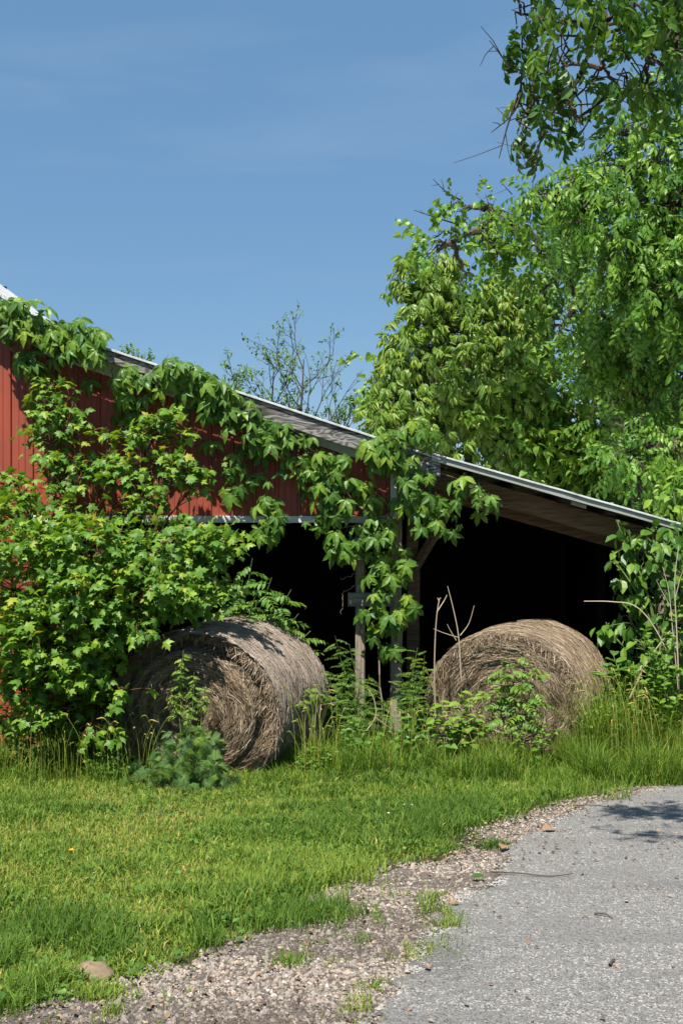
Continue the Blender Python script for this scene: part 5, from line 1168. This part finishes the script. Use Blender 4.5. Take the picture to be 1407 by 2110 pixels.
# ------------------------------------------------------------------ small things lying about
def lying_twig(label, pts, r0):
    ps = [gp(*q) for q in pts]; b = ps[0]; o = empty('twig', b, label, 'twig', 'twigs lying on the road'); A = Acc()
    pp = smooth_path([p + [0, 0, .027 + .006 * (k % 2)] for k, p in enumerate(ps)], 5); tube(A, pp, np.linspace(r0, r0 * .5, len(pp)), 6, .4); A.build('stem', M['bark'], o)
lying_twig('long thin dark twig lying across the road', [(1010, 1808), (1070, 1813), (1130, 1817), (1180, 1814)], .005)
lying_twig('short brown twig lying alone on the right of the road', [(1225, 1896), (1245, 1899), (1262, 1905)], .005)
lying_twig('short dark twig lying lower right on the road', [(1256, 2005), (1262, 1997), (1266, 1992)], .006)
lying_twig('pale dry twig at the grass edge near the shaded road', [(1180, 1668), (1225, 1669), (1265, 1674)], .006)
def flat_leaf(label, px, py, s, mat, ang, key='near'):
    c = gp(px, py); V, Fc, t = TPL[key][0]; A = Acc(); Rm = frames(np.array([[math.cos(ang), math.sin(ang), .15]]), np.array([[.1, -.2, 1.]]))[0]
    A.add((V * s) @ Rm.T + c + [0, 0, .035], Fc, None, .3); o = A.build('fallen_leaf', mat); tag(o, label, 'leaf', 'leaves fallen on the road')
M['deadleaf'] = tint_mat('dead_leaf', [(0, (0.22, 0.12, 0.06)), (1, (0.36, 0.24, 0.15))], .8)
flat_leaf('fresh dark green leaf lying flat beside the long twig', 1000, 1822, .075, M['near'], 2.9)
flat_leaf('pale tan dead leaf on the gravel by the dark grass clump', 1034, 1762, .10, M['deadleaf'], 1.2)
flat_leaf('small brown dead leaf on the gravel by the road edge', 925, 1876, .05, M['deadleaf'], .2)
flat_leaf('small orange-brown leaf on the road near its lower left edge', 884, 2015, .04, M['deadleaf'], 1.9)
flat_leaf('curled brown leaf on the road near the shade', 1115, 1722, .11, M['deadleaf'], .4)
flat_leaf('broad green leaf lying at the edge of the grass', 1012, 1688, .10, M['broad'], .6)
# yellow flower and small white clover heads in the lawn
def flower(label, px, py, col, s, cat='flower'):
    c = gp(px, py) + np.array([0, 0, 0]); o = empty('flower', c, label, cat, 'small flowers in the lawn'); r = np.random.default_rng(int(px))
    A = Acc(); tube(A, [c, c + [0, 0, .06]], [.0018, .0015], 4); A.build('stem', M['greenstem'], o)
    m, N, L, b, out = new_mat('petals'); b.inputs['Base Color'].default_value = (*col, 1); b.inputs['Roughness'].default_value = .6
    B = Acc(); V, Fc = lance(.28, .3, .2)
    for k in range(12):
        a = k * 2.4; Rm = frames(np.array([[math.cos(a), math.sin(a), .3 + .06 * k]]), np.array([[-math.cos(a), -math.sin(a), 1.]]))[0]
        B.add((V * s) @ Rm.T + c + [0, 0, .06], Fc)
    B.build('petals', m, o)
flower('single orange-yellow flower in the lawn at the left', 147, 1775, (.75, .36, .02), .017)
flower('tiny white clover head in the middle of the lawn by the dark clump', 800, 1695, (.6, .6, .55), .013)
flower('tiny white clover head beside another near the road edge clump', 832, 1677, (.6, .6, .55), .014)
flower('tiny white clover head right of its neighbour near the clump', 848, 1677, (.6, .6, .55), .013)
# earth clod at the lower left of the lawn, larger stones
def clod(name, label, cat, px, py, s, mat, tint, seed, flat=.6):
    r = np.random.default_rng(seed); c = gp(px, py); nlat, nlon = 9, 16
    u = np.linspace(0, np.pi, nlat); v = np.linspace(0, 2 * np.pi, nlon, endpoint=False); U, Vv = np.meshgrid(u, v, indexing='ij')
    n_ = 1 + .35 * (vnoise(np.cos(Vv) * np.sin(U) * 2 + 9, np.cos(U) * 2 + np.sin(Vv) + 9, 1.3, seed) - .5) + .25 * (vnoise(np.cos(Vv) * 6 + 9, np.cos(U) * 6 + 9, 1.0, seed + 1) - .5)
    p = np.stack([s * n_ * np.sin(U) * np.cos(Vv), s * n_ * np.sin(U) * np.sin(Vv), s * flat * n_ * np.cos(U)], -1) + c + [0, 0, s * flat * .35]
    i, j = np.meshgrid(np.arange(nlon), np.arange(nlat - 1)); a = (j * nlon + i).ravel(); b = (j * nlon + (i + 1) % nlon).ravel()
    A = Acc(); A.add(p.reshape(-1, 3), None, np.stack([a, a + nlon, b + nlon, b], -1), tint + .0 * p[..., 0].ravel()); tag(A.build(name, mat, smooth=True), label, cat)
M['clay'] = tint_mat('dry_clay', [(0, (0.12, 0.085, 0.05)), (1, (0.30, 0.22, 0.14))], .95, 30, .8)
clod('earth_clod', 'small brown earth mound in the grass at the lower left', 'earth', 185, 2018, .085, M['clay'], .5, 3, .45)

# leaf litter and dark crumbs along the grass edge and on the shaded end of the road
x, y = scatter(26000, 3.5, 10.2, .3, .3); dg = x - gedge(y)
k = (dg > -.10) & (gr.random(len(x)) < np.where(y > 6.2, .55 * np.exp(-np.abs(dg) / .35) + .03, .10 * np.exp(-np.abs(dg - .3) / .4) + .006)); x, y = x[k], y[k]; n = len(x)
V, Fc = lance(.3, .25, .4, True); ln = gr.uniform(.008, .035, n); a = gr.uniform(0, 2 * np.pi, n)
Rm = frames(np.stack([np.cos(a), np.sin(a), gr.normal(0, .25, n)], -1), np.array([0, 0, 1]) + gr.normal(0, .3, (n, 3)))
VV = np.einsum('nij,kj->nki', Rm * ln[:, None, None], V) + np.stack([x, y, gz(x, y) + .028], -1)[:, None]
A = Acc(); A.add(VV.reshape(-1, 3), (Fc[None] + (np.arange(n) * 5)[:, None, None]).reshape(-1, 3), None, np.repeat(gr.random(n), 5))
M['litter'] = tint_mat('leaf_litter', [(0, (0.05, 0.032, 0.02)), (.6, (0.15, 0.095, 0.06)), (1, (0.34, 0.24, 0.16))], .9)
tag(A.build('leaf_litter', M['litter']), 'small brown leaf litter along the road edge', 'litter', kind='stuff')
